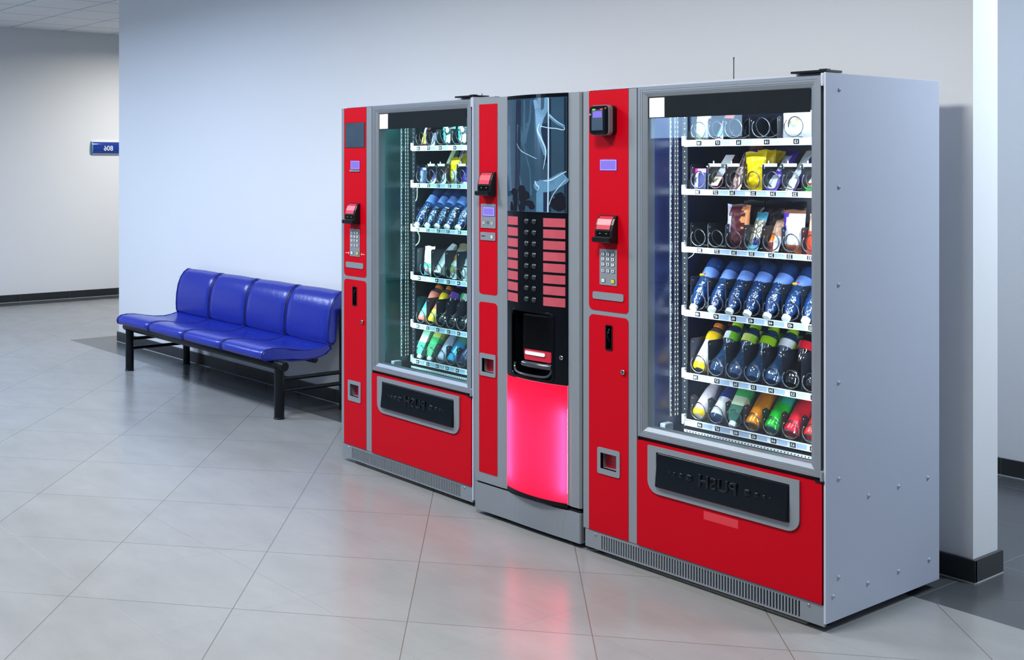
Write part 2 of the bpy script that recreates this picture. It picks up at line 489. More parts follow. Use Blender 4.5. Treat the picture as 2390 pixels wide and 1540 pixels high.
def skirting(name, label, runs, gap=0.40, first=0.1, h=0.085, t=0.014):
    """runs of dark tiles with pale joints: each run = start, end, outward normal"""
    mb = MB(M['base_tile'])
    for (a, b, nrm) in runs:
        a = Vector(a); b = Vector(b); n = Vector(nrm).normalized()
        d = (b - a); L = d.length; d.normalize()
        s0 = 0.0; cut = first
        while s0 < L - 1e-4:
            s1 = min(L, cut)
            p0, p1 = a + d * s0, a + d * (s1 - (0.003 if s1 < L else 0))
            q = [p0, p1, p1 + n * t, p0 + n * t]
            mb.use(M['base_tile'])
            mb.rings([[(v.x, v.y, 0.004) for v in q], [(v.x, v.y, h) for v in q]])
            s0 = s1; cut += gap
        q = [a + n * 0.001, b + n * 0.001, b + n * (t + 0.0015), a + n * (t + 0.0015)]
        mb.use(M['grout'])
        mb.rings([[(v.x, v.y, 0.0) for v in q], [(v.x, v.y, 0.004) for v in q]])
        q = [a, b, b + n * (t - 0.003), a + n * (t - 0.003)]
        mb.rings([[(v.x, v.y, 0.006) for v in q], [(v.x, v.y, h - 0.002) for v in q]])
    return struct(mb, name, label, 'skirting')
e = 0.014
skirting('baseboard_main', 'dark tile skirting along the foot of the long white wall',
         [((WX0 - e, wy(WX0)), (WX1 + e, wy(WX1)), (0, -1)), ((WX1, wy(WX1)), (WX1, wy(WX1) + WT + e), (1, 0)), ((WX0, wy(WX0)), (WX0, wy(WX0) + WT), (-1, 0))], first=0.35)
skirting('baseboard_far', 'dark tile skirting along the far end wall', [((-12.31, -5.5), (-12.31, 8.6), (1, 0))], first=0.33, gap=0.6)
skirting('baseboard_rear', 'dark tile skirting of the wall beyond the wall end', [((-8.9, 6.225), (3.0, 6.225), (0, -1))], first=0.2, gap=0.6)

# ------------------------------------------------------------------ room sign
sg = thing('room_sign', 'curved blue room number sign on the far end wall', 'sign', (-12.31, 6.12, 1.727))
def sign_loop(y, k=1.0):
    pts = [(0.0, y, -0.072 * k)]
    for i in range(11):
        a = -pi / 2 + pi * i / 10
        pts.append((0.012 + 0.030 * cos(a), y, 0.072 * k * sin(a)))
    pts.append((0.0, y, 0.072 * k))
    return pts
mb = MB(mat('sign_blue', (0.012, 0.045, 0.30, 1), 0.05, coat=1.0)); mb.rings([sign_loop(-0.215, 0.97), sign_loop(0.26, 0.97)], smooth=True); mb.build('sign_face', sg)
mb = MB(mat('sign_cap_blue', (0.10, 0.26, 0.42, 1), 0.3)); mb.rings([sign_loop(-0.225, 1.02), sign_loop(-0.213, 1.02)]); mb.build('end_cap', sg)
mb = MB(bpy.data.materials['sign_cap_blue']); mb.rings([sign_loop(0.258, 1.02), sign_loop(0.27, 1.02)]); mb.build('end_cap', sg)
mb = MB(M['white'])
mb.box(0.0, 0.02, -0.213, 0.258, 0.066, 0.075, 0.002); mb.build('top_highlight', sg)  # white strip paints the light band reflected along the sign's top
mb = MB(mat('sign_trim', (0.25, 0.40, 0.52, 1), 0.3)); mb.box(0.0, 0.02, -0.213, 0.258, -0.077, -0.068, 0.002); mb.build('bottom_trim', sg)
mb = MB(M['white'])
T = Matrix.Translation((0.0430, -0.02, -0.004)) @ Matrix.Rotation(pi / 2, 4, 'Z')
mb.text('806', 0, 0, 0, 0.082, 0.001, M4=T); mb.build('room_number', sg, recalc=False)

# ------------------------------------------------------------------ bench
bench = thing('waiting_bench', 'four-seat blue padded bench on a black steel frame against the white wall', 'bench', (-5.785, 4.006, 0), (0, 0, WS))
SEAT_TOP = [(-0.105, 0.362), (-0.112, 0.382), (-0.104, 0.403), (-0.080, 0.418), (-0.03, 0.424), (0.04, 0.419), (0.12, 0.404), (0.20, 0.392), (0.28, 0.388), (0.35, 0.396), (0.40, 0.410)]
SEAT_BOT = [(0.415, 0.385), (0.37, 0.352), (0.30, 0.335), (0.20, 0.330), (0.10, 0.334), (0.03, 0.345), (-0.03, 0.352), (-0.08, 0.352)]
BACK_FR = [(0.398, 0.408), (0.388, 0.430), (0.386, 0.48), (0.390, 0.55), (0.403, 0.62), (0.425, 0.675), (0.455, 0.714), (0.490, 0.735)]
BACK_BK = [(0.513, 0.733), (0.522, 0.715), (0.500, 0.675), (0.474, 0.62), (0.456, 0.55), (0.448, 0.48), (0.444, 0.425), (0.425, 0.404)]
def pad(name, prof, x0, x1):
    mb = MB(M['blue'])
    cy = sum(p[0] for p in prof) / len(prof); cz = sum(p[1] for p in prof) / len(prof)
    loops = []
    for (x, k) in ((x0, 0.016), (x0 + 0.003, 0.006), (x0 + 0.010, 0.0), (x0 + 0.06, -0.001), ((x0 + x1) / 2, -0.004), (x1 - 0.06, -0.001), (x1 - 0.010, 0.0), (x1 - 0.003, 0.006), (x1, 0.016)):
        L = []
        for (y, z) in prof:
            d = Vector((y - cy, z - cz)); l = d.length
            q = d * ((l - min(k, l * 0.35)) / l)
            L.append((x, cy + q.x, cz + q.y))
        loops.append(L)
    mb.rings(loops, smooth=True)
    o = mb.build(name, bench, angle=60)
    for xx in (x0 + 0.004, x1 - 0.004):
        t = MB(M['piping'])
        L = [Vector((xx, y, z)) for y, z in prof]
        t.tube(L + [L[0]], 0.0035, 6, caps=False)
        t.build('piping', o)
    return o
for k in range(4):
    x1 = -0.49 * k - 0.003; x0 = x1 - 0.484
    pad('seat', SEAT_TOP + SEAT_BOT, x0, x1)
    pad('backrest', BACK_FR + BACK_BK, x0 + 0.002, x1 - 0.002)
def hbeam(name, y, z, r, x0, x1):
    mb = MB(M['bench_steel'])
    mb.tube([(x0, y, z), (x0 + 0.004, y, z), (x1 - 0.004, y, z), (x1, y, z)], [r * 0.85, r, r, r * 0.85], 20)
    mb.build(name, bench, angle=50)
hbeam('front_beam', 0.0, 0.322, 0.029, -2.03, 0.085)
hbeam('rear_beam', 0.33, 0.312, 0.020, -1.93, -0.06)
for x in (0.02, -1.965):
    for y in (0.0, 0.485):
        mb = MB(M['bench_steel'])
        mb.lathe([(0.034, 0), (0.034, 0.006), (0.031, 0.009), (0.031, 0.305)] if y == 0 else [(0.031, 0), (0.031, 0.006), (0.027, 0.009), (0.027, 0.62), (0.02, 0.625)], 20)
        o = mb.build('leg', bench); o.location = (x, y, 0)
    for z in (0.235, 0.165):
        mb = MB(M['bench_steel']); mb.tube([(x, 0.02, z), (x, 0.47, z)], 0.0125, 12); mb.build('side_rail', bench)

# ------------------------------------------------------------------ shared vending machine pieces
RAIL_T = [1.626, 1.438, 1.216, 0.973, 0.731, 0.552]
RAIL_B = [1.601, 1.416, 1.195, 0.949, 0.707, 0.528]
COLS = [0.366 + 0.0757 * k for k in range(8)]

def helix_mesh(r, turns, v0, v1):
    mb = MB(M['wire'])
    n = int(turns * 26)
    path = []
    for i in range(n + 1):
        a = 2 * pi * turns * i / n
        f = max(0.0, a / (2 * pi) - 0.8) / (turns - 0.8)
        path.append((r * cos(a + 2.4), v0 + (v1 - v0) * f, r * sin(a + 2.4)))
    mb.tube(path, 0.0024, 6)
    bmesh.ops.recalc_face_normals(mb.bm, faces=list(mb.bm.faces))
    me = bpy.data.meshes.new('spiral'); mb.bm.to_mesh(me); mb.bm.free(); me.materials.append(M['wire'])
    return me
HELIX = helix_mesh(0.0315, 5.5, 0.0, 0.37)
HELIX_WIDE = helix_mesh(0.0355, 5.0, 0.0, 0.37)

def divider_mesh(h, cut):
    mb = MB(M['divider'])
    if cut:
        pts = [(0, 0), (0.38, 0), (0.38, h), (0.10, h), (0.06, h * 0.72), (0.025, h * 0.98), (0, h * 0.94)]
    else:
        pts = [(0, 0), (0.38, 0), (0.38, h), (0.006, h), (0, h - 0.006)]
    mb.rings([[(-0.0012, y, z) for y, z in pts], [(0.0012, y, z) for y, z in pts]])
    mb.use(M['white'])
    mb.cyl((0.0011, 0.010, h - 0.014), 0.0022, 0.0006, 'x', 8)
    bmesh.ops.recalc_face_normals(mb.bm, faces=list(mb.bm.faces))
    me = bpy.data.meshes.new('divider'); mb.bm.to_mesh(me); mb.bm.free()
    for m in mb.mats: me.materials.append(m)
    return me
DIV = {}

def tray(mach, row, tags, tag_u, spirals, dividers, div_h, clips=(), cut=False):
    zt, zb = RAIL_T[row], RAIL_B[row]
    mb = MB(M['tray'])
    mb.box(0.316, 0.936, 0.222, 0.62, zt - 0.016, zt - 0.004, 0.001)
    mb.box(0.316, 0.318, 0.222, 0.62, zt - 0.004, zt + 0.035)
    mb.box(0.934, 0.936, 0.222, 0.62, zt - 0.004, zt + 0.035)
    t = mb.build('tray', mach)
    mb = MB(M['rail'])
    mb.box(0.314, 0.938, 0.2135, 0.222, zb, zt, 0.001)
    mb.box(0.314, 0.938, 0.211, 0.2135, zb, zb + 0.003); mb.box(0.314, 0.938, 0.211, 0.2135, zt - 0.003, zt)
    mb.build('price_rail', t)
    zc = (zt + zb) / 2
    for tx, u in zip(tags, tag_u):
        mb = MB(M['ink'])
        mb.plate(rr(u - 0.0105, u + 0.0105, zc - 0.0092, zc + 0.0092, 0.003, 3), 0.2115, 0.2135)
        mb.use(M['white']); mb.text(tx, u, 0.2112, zc, 0.0150, 0.0002)
        mb.build('number_tag', t, recalc=False)
        mb = MB(M['card']); mb.box(u + 0.014, u + 0.052, 0.2125, 0.2135, zc - 0.008, zc + 0.008); mb.build('price_card', t)
    for (u, wide) in spirals:
        o = link('spiral', HELIX_WIDE if wide else HELIX, t)
        o.location = (u, 0.2245, zt + (0.041 if wide else 0.037))
    key = (div_h, cut)
    if key not in DIV: DIV[key] = divider_mesh(div_h, cut)
    for u in dividers:
        o = link('divider', DIV[key], t); o.location = (u, 0.232, zt - 0.004)
    for u in clips:
        mb = MB(M['white'])
        z = zt + div_h - 0.008
        mb.box(u - 0.004, u + 0.050, 0.240, 0.246, z - 0.006, z + 0.006, 0.001)
        mb.box(u - 0.006, u - 0.002, 0.232, 0.250, z - 0.007, z - 0.003); mb.box(u + 0.016, u + 0.019, 0.241, 0.245, z + 0.006, z + 0.016)
        mb.build('pack_guide', t)
    mb = MB(M['white'])
    mb.box(0.2985, 0.3105, 0.214, 0.232, zt - 0.022, zt + 0.016, 0.002)
    mb.cyl((0.3105, 0.222, zt - 0.006), 0.012, 0.004, 'x', 14)
    mb.build('bracket', t)
    return t

def keypad(mach, u0, u1, z0, z1):
    mb = MB(M['silver']); mb.plate(rr(u0, u1, z0, z1, 0.002), -0.004, 0.0)
    kp = mb.build('keypad', mach)
    w = u1 - u0; h = z1 - z0
    rows = [['3', '2', '1'], ['6', '5', '4'], ['9', '8', '7'], ['B', '0', 'A']]
    for r, zf in enumerate((0.865, 0.725, 0.580, 0.400)):
        for c, uf in enumerate((0.22, 0.50, 0.78)):
            key_at(kp, u0 + w * uf, z0 + h * zf, w * 0.19, h * 0.105, rows[r][c], M['key'])
    key_at(kp, u0 + w * 0.22, z0 + h * 0.125, w * 0.20, h * 0.115, '-', M['key'], 0.9)
    key_at(kp, u0 + w * 0.78, z0 + h * 0.120, w * 0.20, h * 0.115, '-', M['yellowkey'], 0.9)
def key_at(kp, u, z, w, h, s, m, k=1.0):
    mb = MB(M['ink']); mb.plate(rr(u - w / 2, u + w / 2, z - h / 2, z + h / 2, 0.002, 3), -0.0055, -0.004)
    mb.use(m); mb.plate(rr(u - w / 2 + 0.0012, u + w / 2 - 0.0012, z - h / 2 + 0.0012, z + h / 2 - 0.0012, 0.0015, 3), -0.0065, -0.005)
    mb.use(M['ink']); mb.text(s, u, -0.0068, z, h * 0.85 * k, 0.0002)
    mb.build('key_button', kp, recalc=False)

def acceptor(mach, u0, u1, z0, z1, d=0.055):
    """hooded banknote slot with a red face"""
    H = z1 - z0
    prof = [(0, z0), (0, z1), (-0.008, z1), (-d * 0.35, z1 - 0.12 * H), (-d * 0.55, z1 - 0.34 * H), (-d * 0.66, z1 - 0.55 * H), (-d * 0.66, z0 + 0.24 * H), (-d, z0 + 0.20 * H), (-d, z0 + 0.06 * H), (-d * 0.8, z0 + 0.02 * H)]
    mb = MB(M['black'])
    mb.rings([[(u0, y, z) for y, z in prof], [(u1, y, z) for y, z in prof]])
    a = mb.build('note_slot', mach)
    w = u1 - u0
    mb = MB(M['redsoft'])
    P = [(-0.012, z1 - 0.035 * H), (-d * 0.36 - 0.002, z1 - 0.13 * H), (-d * 0.56 - 0.002, z1 - 0.34 * H), (-d * 0.655 - 0.002, z1 - 0.50 * H)]
    mb.rings([[(u0 + w * 0.08, y, z), (u1 - w * 0.14, y, z), (u1 - w * 0.14, y + 0.006, z - 0.001), (u0 + w * 0.08, y + 0.006, z - 0.001)] for y, z in P])
    mb.build('slot_cover', a)
    mb = MB(M['blackgloss']); mb.box(u0 + w * 0.1, u1 - w * 0.16, -d * 0.66 - 0.0015, -d * 0.66, z0 + 0.25 * H, z0 + 0.43 * H); mb.build('slot_window', a)
    for f in (0.27, 0.64):
        mb = MB(M['amber'])
        mb.box(u0 + w * f, u0 + w * f + 0.0012, -d * 0.66 - 0.0025, -d * 0.66 - 0.001, z0 + 0.34 * H, z0 + 0.36 * H)
        mb.box(u0 + w * f + 0.004, u0 + w * f + 0.006, -d * 0.66 - 0.0025, -d * 0.66 - 0.001, z0 + 0.341 * H, z0 + 0.361 * H)
        mb.build('status_light', a)

def lcd(mach, u0, u1, z0, z1):
    mb = MB(M['lcdblue']); mb.box(u0 - 0.002, u1 + 0.002, -0.003, 0.0, z0 - 0.002, z1 + 0.002, 0.0005)
    mb.use(M['lcdlite']); mb.box(u0, u1, -0.0036, -0.002, z0, z1)
    mb.use(M['lcd']); mb.box(u0 + 0.003, u1 - 0.003, -0.0041, -0.003, z0 + 0.003, z1 - 0.003)
    return mb.build('display_screen', mach)

def lock(mach, u, z, v=-0.002):
    mb = MB(M['chrome']); mb.cyl((u, v, z), 0.0095, 0.010, 'y', 18, 0.0015)
    mb.use(M['ink']); mb.cyl((u, v - 0.010, z), 0.0055, 0.0006, 'y', 14); mb.use(M['chrome']); mb.cyl((u, v - 0.0104, z), 0.0035, 0.0012, 'y', 12)
    mb.use(M['ink']); mb.box(u - 0.0007, u + 0.0007, v - 0.0124, v - 0.0112, z - 0.003, z + 0.003)
    mb.build('lock', mach)

def coin_return(mach, u0, u1, z0, z1, hu0, hu1, hz0, hz1):
    mb = MB(M['silver']); frame(mb, rr(u0, u1, z0, z1, 0.008), rr(hu0, hu1, hz0, hz1, 0.001), -0.005, 0.002)
    c = mb.build('coin_return', mach)
    mb = MB(M['redsoft'])
    mb.box(hu0 - 0.002, hu1 + 0.002, 0.030, 0.032, hz0 - 0.004, hz1 + 0.004)
    mb.build('return_flap', c)
    mb = MB(M['silver'])
    mb.box(hu0 - 0.003, hu0, 0.0, 0.032, hz0, hz1); mb.box(hu1, hu1 + 0.003, 0.0, 0.032, hz0, hz1)
    mb.box(hu0, hu1, 0.0, 0.032, hz0 - 0.003, hz0); mb.box(hu0, hu1, 0.0, 0.032, hz1, hz1 + 0.003)
    mb.build('return_pocket', c)

def snack_machine(root, second):
    """second = the one beside the bench"""
    lining = M['lining_green'] if second else M['lining']
    du = -0.006 if second else 0.0
    # cabinet shell
    mb = MB(M['cabinet'])
    mb.box(0.0, 0.008, 0.03, 0.735, 0.032, 1.834, 0.0015)
    mb.box(1.001, 1.009, -0.004, 0.735, 0.032, 1.834, 0.0015)
    mb.box(0.008, 1.001, 0.03, 0.735, 1.826, 1.834)
    mb.box(0.008, 1.001, 0.727, 0.735, 0.032, 1.826)
    mb.box(0.008, 1.001, 0.03, 0.735, 0.032, 0.040)
    cab = mb.build('cabinet', root)
    for (v, z) in [(0.074, 1.778), (0.072, 1.457), (0.07, 1.135), (0.07, 0.813), (0.07, 0.496), (0.45, 0.412), (0.255, 0.411), (0.651, 0.412), (0.07, 0.172), (0.45, 0.117), (0.25, 0.116), (0.66, 0.117), (0.037, 0.116)]:
        if second: break
        mb = MB(M['cabinet']); mb.dome((1.009, v, z), 0.0075, 0.005, 12, (1, 0, 0)); mb.use(M['slotdark']); mb.cyl((1.0125, v, z), 0.0018, 0.0018, 'x', 8); mb.build('screw', cab)
    # dark interior
    mb = MB(lining)
    mb.box(0.272, 0.282, 0.022, 0.685, 0.50, 1.81); mb.box(0.958, 0.966, 0.052, 0.685, 0.50, 1.81)
    mb.box(0.272, 0.966, 0.675, 0.685, 0.50, 1.81); mb.box(0.272, 0.966, 0.052, 0.685, 1.80, 1.81)
    mb.use(M['blackgloss']); mb.box(0.272, 0.966, 0.052, 0.685, 0.490, 0.502)
    mb.build('interior_lining', root)
    mb = MB(M['tray'])
    mb.box(0.318, 0.936, 0.205, 0.66, 0.503, 0.516, 0.001); mb.use(M['rail']); mb.box(0.318, 0.936, 0.2035, 0.205, 0.505, 0.515)
    mb.use(M['ink'])
    for k in range(46): mb.box(0.330 + k * 0.013, 0.3345 + k * 0.013, 0.2030, 0.2036, 0.507, 0.5115)
    mb.build('air_grille', root)
    # shelf support strip with its holes, LED strips on the side wall
    mb = MB(M['tray'])
    mb.box(0.2885, 0.3125, 0.233, 0.237, 0.503, 1.80)
    mb.use(M['white'])
    for k in range(58): mb.cyl((0.300, 0.233, 0.52 + k * 0.0217), 0.0022, 0.0006, 'y', 8)
    mb.build('shelf_support', root)
    for v in (0.168, 0.194, 0.209):
        mb = MB(M['alu']); mb.box(0.282, 0.286, v - 0.003, v + 0.003, 0.56, 1.79)
        mb.use(M['leddot'])
        for k in range(66): mb.box(0.286, 0.2866, v - 0.001, v + 0.001, 0.565 + k * 0.0185, 0.570 + k * 0.0185)
        mb.build('led_strip', root)
    # light tubes in white housings that throw their light inwards
    for (u0, u1, v) in ((0.2822, 0.2905, 0.026), (0.948, 0.957, 0.054)):
        mb = MB(M['white']); mb.box(u0 - 0.0002, u1 + 0.0002, v, v + 0.008, 0.555, 1.70)
        ho = mb.build('lamp_housing', root)
        mb = MB(M['led']); mb.box(u0, u1, v + 0.008, v + 0.011, 0.56, 1.695); mb.build('light_tube', ho)
    mb = MB(M['white']); mb.box(0.31, 0.93, 0.054, 0.058, 1.715, 1.745); ho = mb.build('lamp_housing', root)
    mb = MB(M['led']); mb.box(0.312, 0.928, 0.058, 0.061, 1.728, 1.736); mb.build('light_tube', ho)
    mb = MB(M['silver']); mb.box(0.285, 0.31, 0.10, 0.15, 0.505, 0.545, 0.003); mb.build('corner_box', root)
    # control column
    mb = MB(M['silver'])
    holes = [((0.088 if not second else 0.078), (0.165 if not second else 0.153), 0.345, 0.407), ((0.112 if not second else 0.099), (0.144 if not second else 0.134), 0.811, 0.908)]
    plate_with_holes(mb, 0.0, 0.2575, 0.092, 1.822, holes, 0.0, 0.012)
    mb.box(0.0, 0.010, 0.012, 0.05, 0.092, 1.822); mb.box(0.2475, 0.2575, 0.012, 0.05, 0.092, 1.822)
    colp = mb.build('control_column', root)
    mb = MB(M['red']); mb.plate(rr(0.029 + du, 0.2195 + du, 0.9605, 1.822, (0.022, 0.016, 0.0005, 0.0005)), -0.0016, 0.0)
    mb.build('upper_red_panel', root)
    mb = MB(M['red'])
    x0, x1 = 0.029 + du, 0.2195 + du
    plate_with_holes(mb, x0, x1, 0.093, 0.920, holes, -0.0016, 0.0)
    mb.plate(rr(x0, x1, 0.920, 0.943, (0.0003, 0.0003, 0.018, 0.022)), -0.0016, 0.0)
    mb.build('lower_red_panel', root)
    mb = MB(M['dark']); mb.box(0.2575, 0.2612, 0.008, 0.05, 0.092, 1.82); mb.box(0.989, 1.001, 0.022, 0.05, 0.092, 1.826); mb.box(0.261, 0.99, 0.012, 0.05, 0.488, 0.505); mb.build('door_gap', root)
    # recessed handle
    hu0, hu1 = holes[1][0], holes[1][1]
    mb = MB(M['black']); frame(mb, rr(hu0 - 0.001, hu1 + 0.001, 0.810, 0.909, 0.006), rr(hu0 + 0.003, hu1 - 0.003, 0.814, 0.905, 0.005), -0.004, 0.012)
    mb.box(hu0, hu1, 0.022, 0.026, 0.811, 0.908); hd = mb.build('handle_recess', root)
    mb = MB(M['blackgloss']); mb.tube([((hu0 + 0.010), -0.001 + 0.014 * abs(t) ** 2, 0.868 + 0.028 * t) for t in (-1, -0.6, -0.2, 0.2, 0.6, 1)], 0.0045, 8); mb.build('handle', hd)
    lock(root, 0.199 if not second else 0.186, 0.737)
    if second: coin_return(root, 0.061, 0.169, 0.320, 0.426, 0.078, 0.153, 0.345, 0.407)
    else: coin_return(root, 0.073, 0.181, 0.324, 0.427, 0.088, 0.165, 0.345, 0.407)
    acceptor(root, 0.078 if second else 0.088, 0.163 if second else 0.171, 1.228, 1.335)
    keypad(root, 0.078 if second else 0.084, 0.161 if second else 0.167, 1.063, 1.203)
    mb = MB(M['silver'])
    if second: mb.plate(rr(0.043, 0.191, 1.003, 1.032, 0.007), -0.005, -0.001)
    else: mb.plate(rr(0.050, 0.199, 1.005, 1.034, 0.008), -0.005, -0.001)
    mb.build('name_plate', root)
    lcd(root, 0.086 if not second else 0.083, 0.164 if not second else 0.158, 1.510, 1.550)
    if second:
        mb = MB(M['screen']); mb.box(0.037, 0.200, -0.004, 0.0, 1.620, 1.744, 0.0008); mb.use(M['dark']); mb.box(0.0345, 0.2025, -0.0025, 0.0, 1.6175, 1.7465); mb.build('info_screen', root)
        mb = MB(M['silver']); mb.plate(rr(0.077, 0.162, 1.496, 1.506, 0.003, 3), -0.006, 0.0); mb.use(M['ink']); mb.box(0.10, 0.157, -0.0065, -0.0055, 1.5015, 1.5028); mb.build('card_slot', root)
        for (u, sgn) in ((0.062, 1), (0.178, -1)):
            mb = MB(M['white']); s = 0.007 * sgn
            mb.rings([[(u + s, y, 1.0775), (u, y, 1.0835), (u, y, 1.0715)] for y in (-0.003, -0.001)])
            mb.box(min(u - 3.2 * s, u - 1.0 * s), max(u - 3.2 * s, u - 1.0 * s), -0.003, -0.001, 1.0765, 1.0785)
            mb.build('arrow_mark', root)
    else:
        # contactless card reader: dark back box, silver band, glossy face
        mb = MB(M['black']); mb.rings([[(x, y, z) for x, z in rr(0.080, 0.166, 1.647, 1.760, 0.014)] for y in (0.0, -0.028)]); cr = mb.build('card_reader', root)
        mb = MB(mat('reader_band', (0.20, 0.20, 0.22, 1), 0.35, 0.2))
        mb.rings([[(x, y, z) for x, z in rr(0.079 - q, 0.167 + q, 1.646 - q, 1.761 + q, 0.016)] for y, q in ((-0.027, 0), (-0.030, 0.001), (-0.050, 0.001), (-0.052, 0))]); mb.build('reader_band', cr)
        mb = MB(M['blackgloss'])
        mb.rings([[(x, y, z) for x, z in rr(0.080 + q, 0.166 - q, 1.647 + q, 1.760 - q, 0.014)] for y, q in ((-0.051, 0), (-0.060, 0.0015), (-0.064, 0.006))]); mb.build('reader_face', cr)
        mb = MB(M['screen']); mb.box(0.096, 0.150, -0.0655, -0.0635, 1.664, 1.744); mb.build('reader_screen', cr)
        mb = MB(M['lcd']); mb.box(0.103, 0.146, -0.0665, -0.065, 1.713, 1.738); mb.build('reader_display', cr)
        mb = MB(M['greenled']); mb.plate(rr(0.100, 0.114, 1.7415, 1.7475, 0.003, 3), -0.0665, -0.063); mb.build('green_light', cr)
        mb = MB(M['redled']); mb.plate(rr(0.138, 0.149, 1.7420, 1.7475, 0.001, 2), -0.0665, -0.063); mb.build('red_light', cr)
        mb = MB(mat('reader_mark', (0.45, 0.4, 0.55, 1), 0.4)); mb.rings([[(0.093, y, 1.726), (0.087, y, 1.731), (0.087, y, 1.721)] for y in (-0.0655, -0.063)]); mb.build('arrow_mark', cr)
    # glazed door
    mb = MB(M['alu'])
    def lp(i, y): return [(x, y, z) for x, z in rr(0.261 + i, 0.989 - i * 1.0, 0.504 + i, 1.825 - i * 1.0, 0.001, 1)]
    mb.rings([lp(0, 0.05), lp(0, 0.001), lp(0.001, 0.0), lp(0.012, 0.0), lp(0.0125, 0.0012), lp(0.020, 0.0012), lp(0.0205, 0.003), lp(0.024, 0.003), lp(0.037, 0.010), lp(0.039, 0.012), lp(0.039, 0.05)], True, False, False)
    df = mb.build('door_frame', root, angle=20)
    mb = MB(M['pane_teal'] if second else M['pane']); mb.box(0.298, 0.952, 0.014, 0.018, 0.541, 1.788); mb.build('glass_pane', df)
    mb = MB(M['header']); mb.box(0.301, 0.945, 0.0125, 0.0138, 1.706, 1.786)
    hb = mb.build('header_board', df)
    mb = MB(M['paper']); mb.box(0.306, 0.373, 0.0115, 0.0124, 1.709, 1.782); mb.build('white_notice', hb)
    # red lower door with the collection flap
    mb = MB(M['red']); frame(mb, rr(0.2615, 0.995, 0.0935, 0.4895, 0.003), rr(0.350, 0.886, 0.332, 0.464, 0.003), -0.004, 0.02)
    dp = mb.build('lower_door', root)
    mb = MB(M['silver']); frame(mb, rr(0.314, 0.920, 0.306, 0.482, (0.045, 0.045, 0.003, 0.003)), rr(0.352, 0.885, 0.334, 0.462, 0.003), -0.010, -0.003)
    mb.build('flap_surround', dp)
    mb = MB(M['flap'])
    def fl(q, y0, y1): return [(x, y0 + (y1 - y0) * (0.460 - z) / 0.126, z) for x, z in rr(0.354 + q, 0.884 - q, 0.335 + q, 0.461 - q, 0.006)]
    mb.rings([fl(0, 0.01, 0.0), fl(0, -0.006, -0.020), fl(0.004, -0.009, -0.024)])
    mb.use(M['flap'])
    zc = 0.400
    yy = lambda z: -0.009 - 0.015 * (0.460 - z) / 0.126
    mb.text('PUSH', 0.617, yy(zc) - 0.0012, zc, 0.060, 0.0012, 1.1, bevel=0.0034)
    for sg_, n in ((1, 4), (-1, 4)):
        for (off, r) in ((0.116, 0.0145), (0.151, 0.0105), (0.179, 0.0078), (0.201, 0.0052)):
            mb.dome((0.617 + sg_ * off, yy(zc) + 0.0005, zc), r, r * 0.55, 14)
    mb.build('push_flap', dp)
    if not second:
        mb = MB(mat('faded_sticker', (0.60, 0.03, 0.045, 1), 0.5)); mb.box(0.552, 0.690, -0.0046, -0.0035, 0.262, 0.292); mb.build('faded_sticker', dp)
    # vented kick plate
    mb = MB(M['silver'])
    z0, z1 = 0.020, 0.090
    mb.box(0.008, 1.000, 0.002, 0.012, z0, z0 + 0.006); mb.box(0.008, 1.000, 0.002, 0.012, z1 - 0.010, z1)
    mb.box(0.008, 0.088, 0.002, 0.012, z0 + 0.006, z1 - 0.010); mb.box(0.921, 1.000, 0.002, 0.012, z0 + 0.006, z1 - 0.010)
    n = 72; p = (0.921 - 0.088) / n
    for k in range(n): mb.box(0.088 + k * p + p * 0.5, 0.088 + (k + 1) * p + 0.0001, 0.002, 0.012, z0 + 0.006, z1 - 0.010)
    mb.use(M['dark']); mb.box(0.05, 0.96, 0.030, 0.032, z0 + 0.003, z1 - 0.004)
    kp = mb.build('kick_plate', root)
    for u in (0.059, 0.946):
        mb = MB(M['chrome']); mb.dome((u, 0.002, 0.076), 0.0055, 0.004, 10); mb.use(M['slotdark']); mb.cyl((u, -0.0015, 0.076), 0.002, 0.001, 'y', 8); mb.build('screw', kp)
    # feet, hinges
    for u in (0.06, 0.95):
        for v in (0.08, 0.66):
            mb = MB(M['black']); mb.cyl((u, v, 0.0), 0.024, 0.034, 'z', 16, 0.003); mb.build('foot', root)
    mb = MB(M['black']); mb.box(0.885, 1.011, -0.004, 0.09, 1.835, 1.8425, 0.001); mb.box(0.985, 1.011, -0.004, 0.02, 1.8425, 1.845); mb.build('hinge_plate', root)
    mb = MB(M['cabinet']); mb.box(0.990, 1.0008, -0.004, 0.03, 1.795, 1.832, 0.002); mb.cyl((0.9955, 0.0, 1.79), 0.005, 0.035, 'z', 12); mb.build('hinge_block', root)
    mb = MB(M['silver']); mb.box(0.990, 1.0008, -0.006, 0.03, 0.506, 0.530, 0.002); mb.cyl((0.9955, -0.004, 0.497), 0.006, 0.028, 'z', 12); mb.use(M['black']); mb.box(0.972, 1.004, -0.008, 0.03, 0.491, 0.497); mb.build('hinge_block', root)

# ------------------------------------------------------------------ the two snack machines
VM1 = thing('vending_machine', 'largest red and grey snack machine, light grey side panel next to the wall end', 'vending machine', (-3.117, 3.6387, 0))
VM2 = thing('vending_machine', 'red and grey snack machine standing right beside the blue bench', 'vending machine', (-4.7846, 3.7196, 0), (0, 0, -0.0367))
snack_machine(VM1, False)
snack_machine(VM2, True)

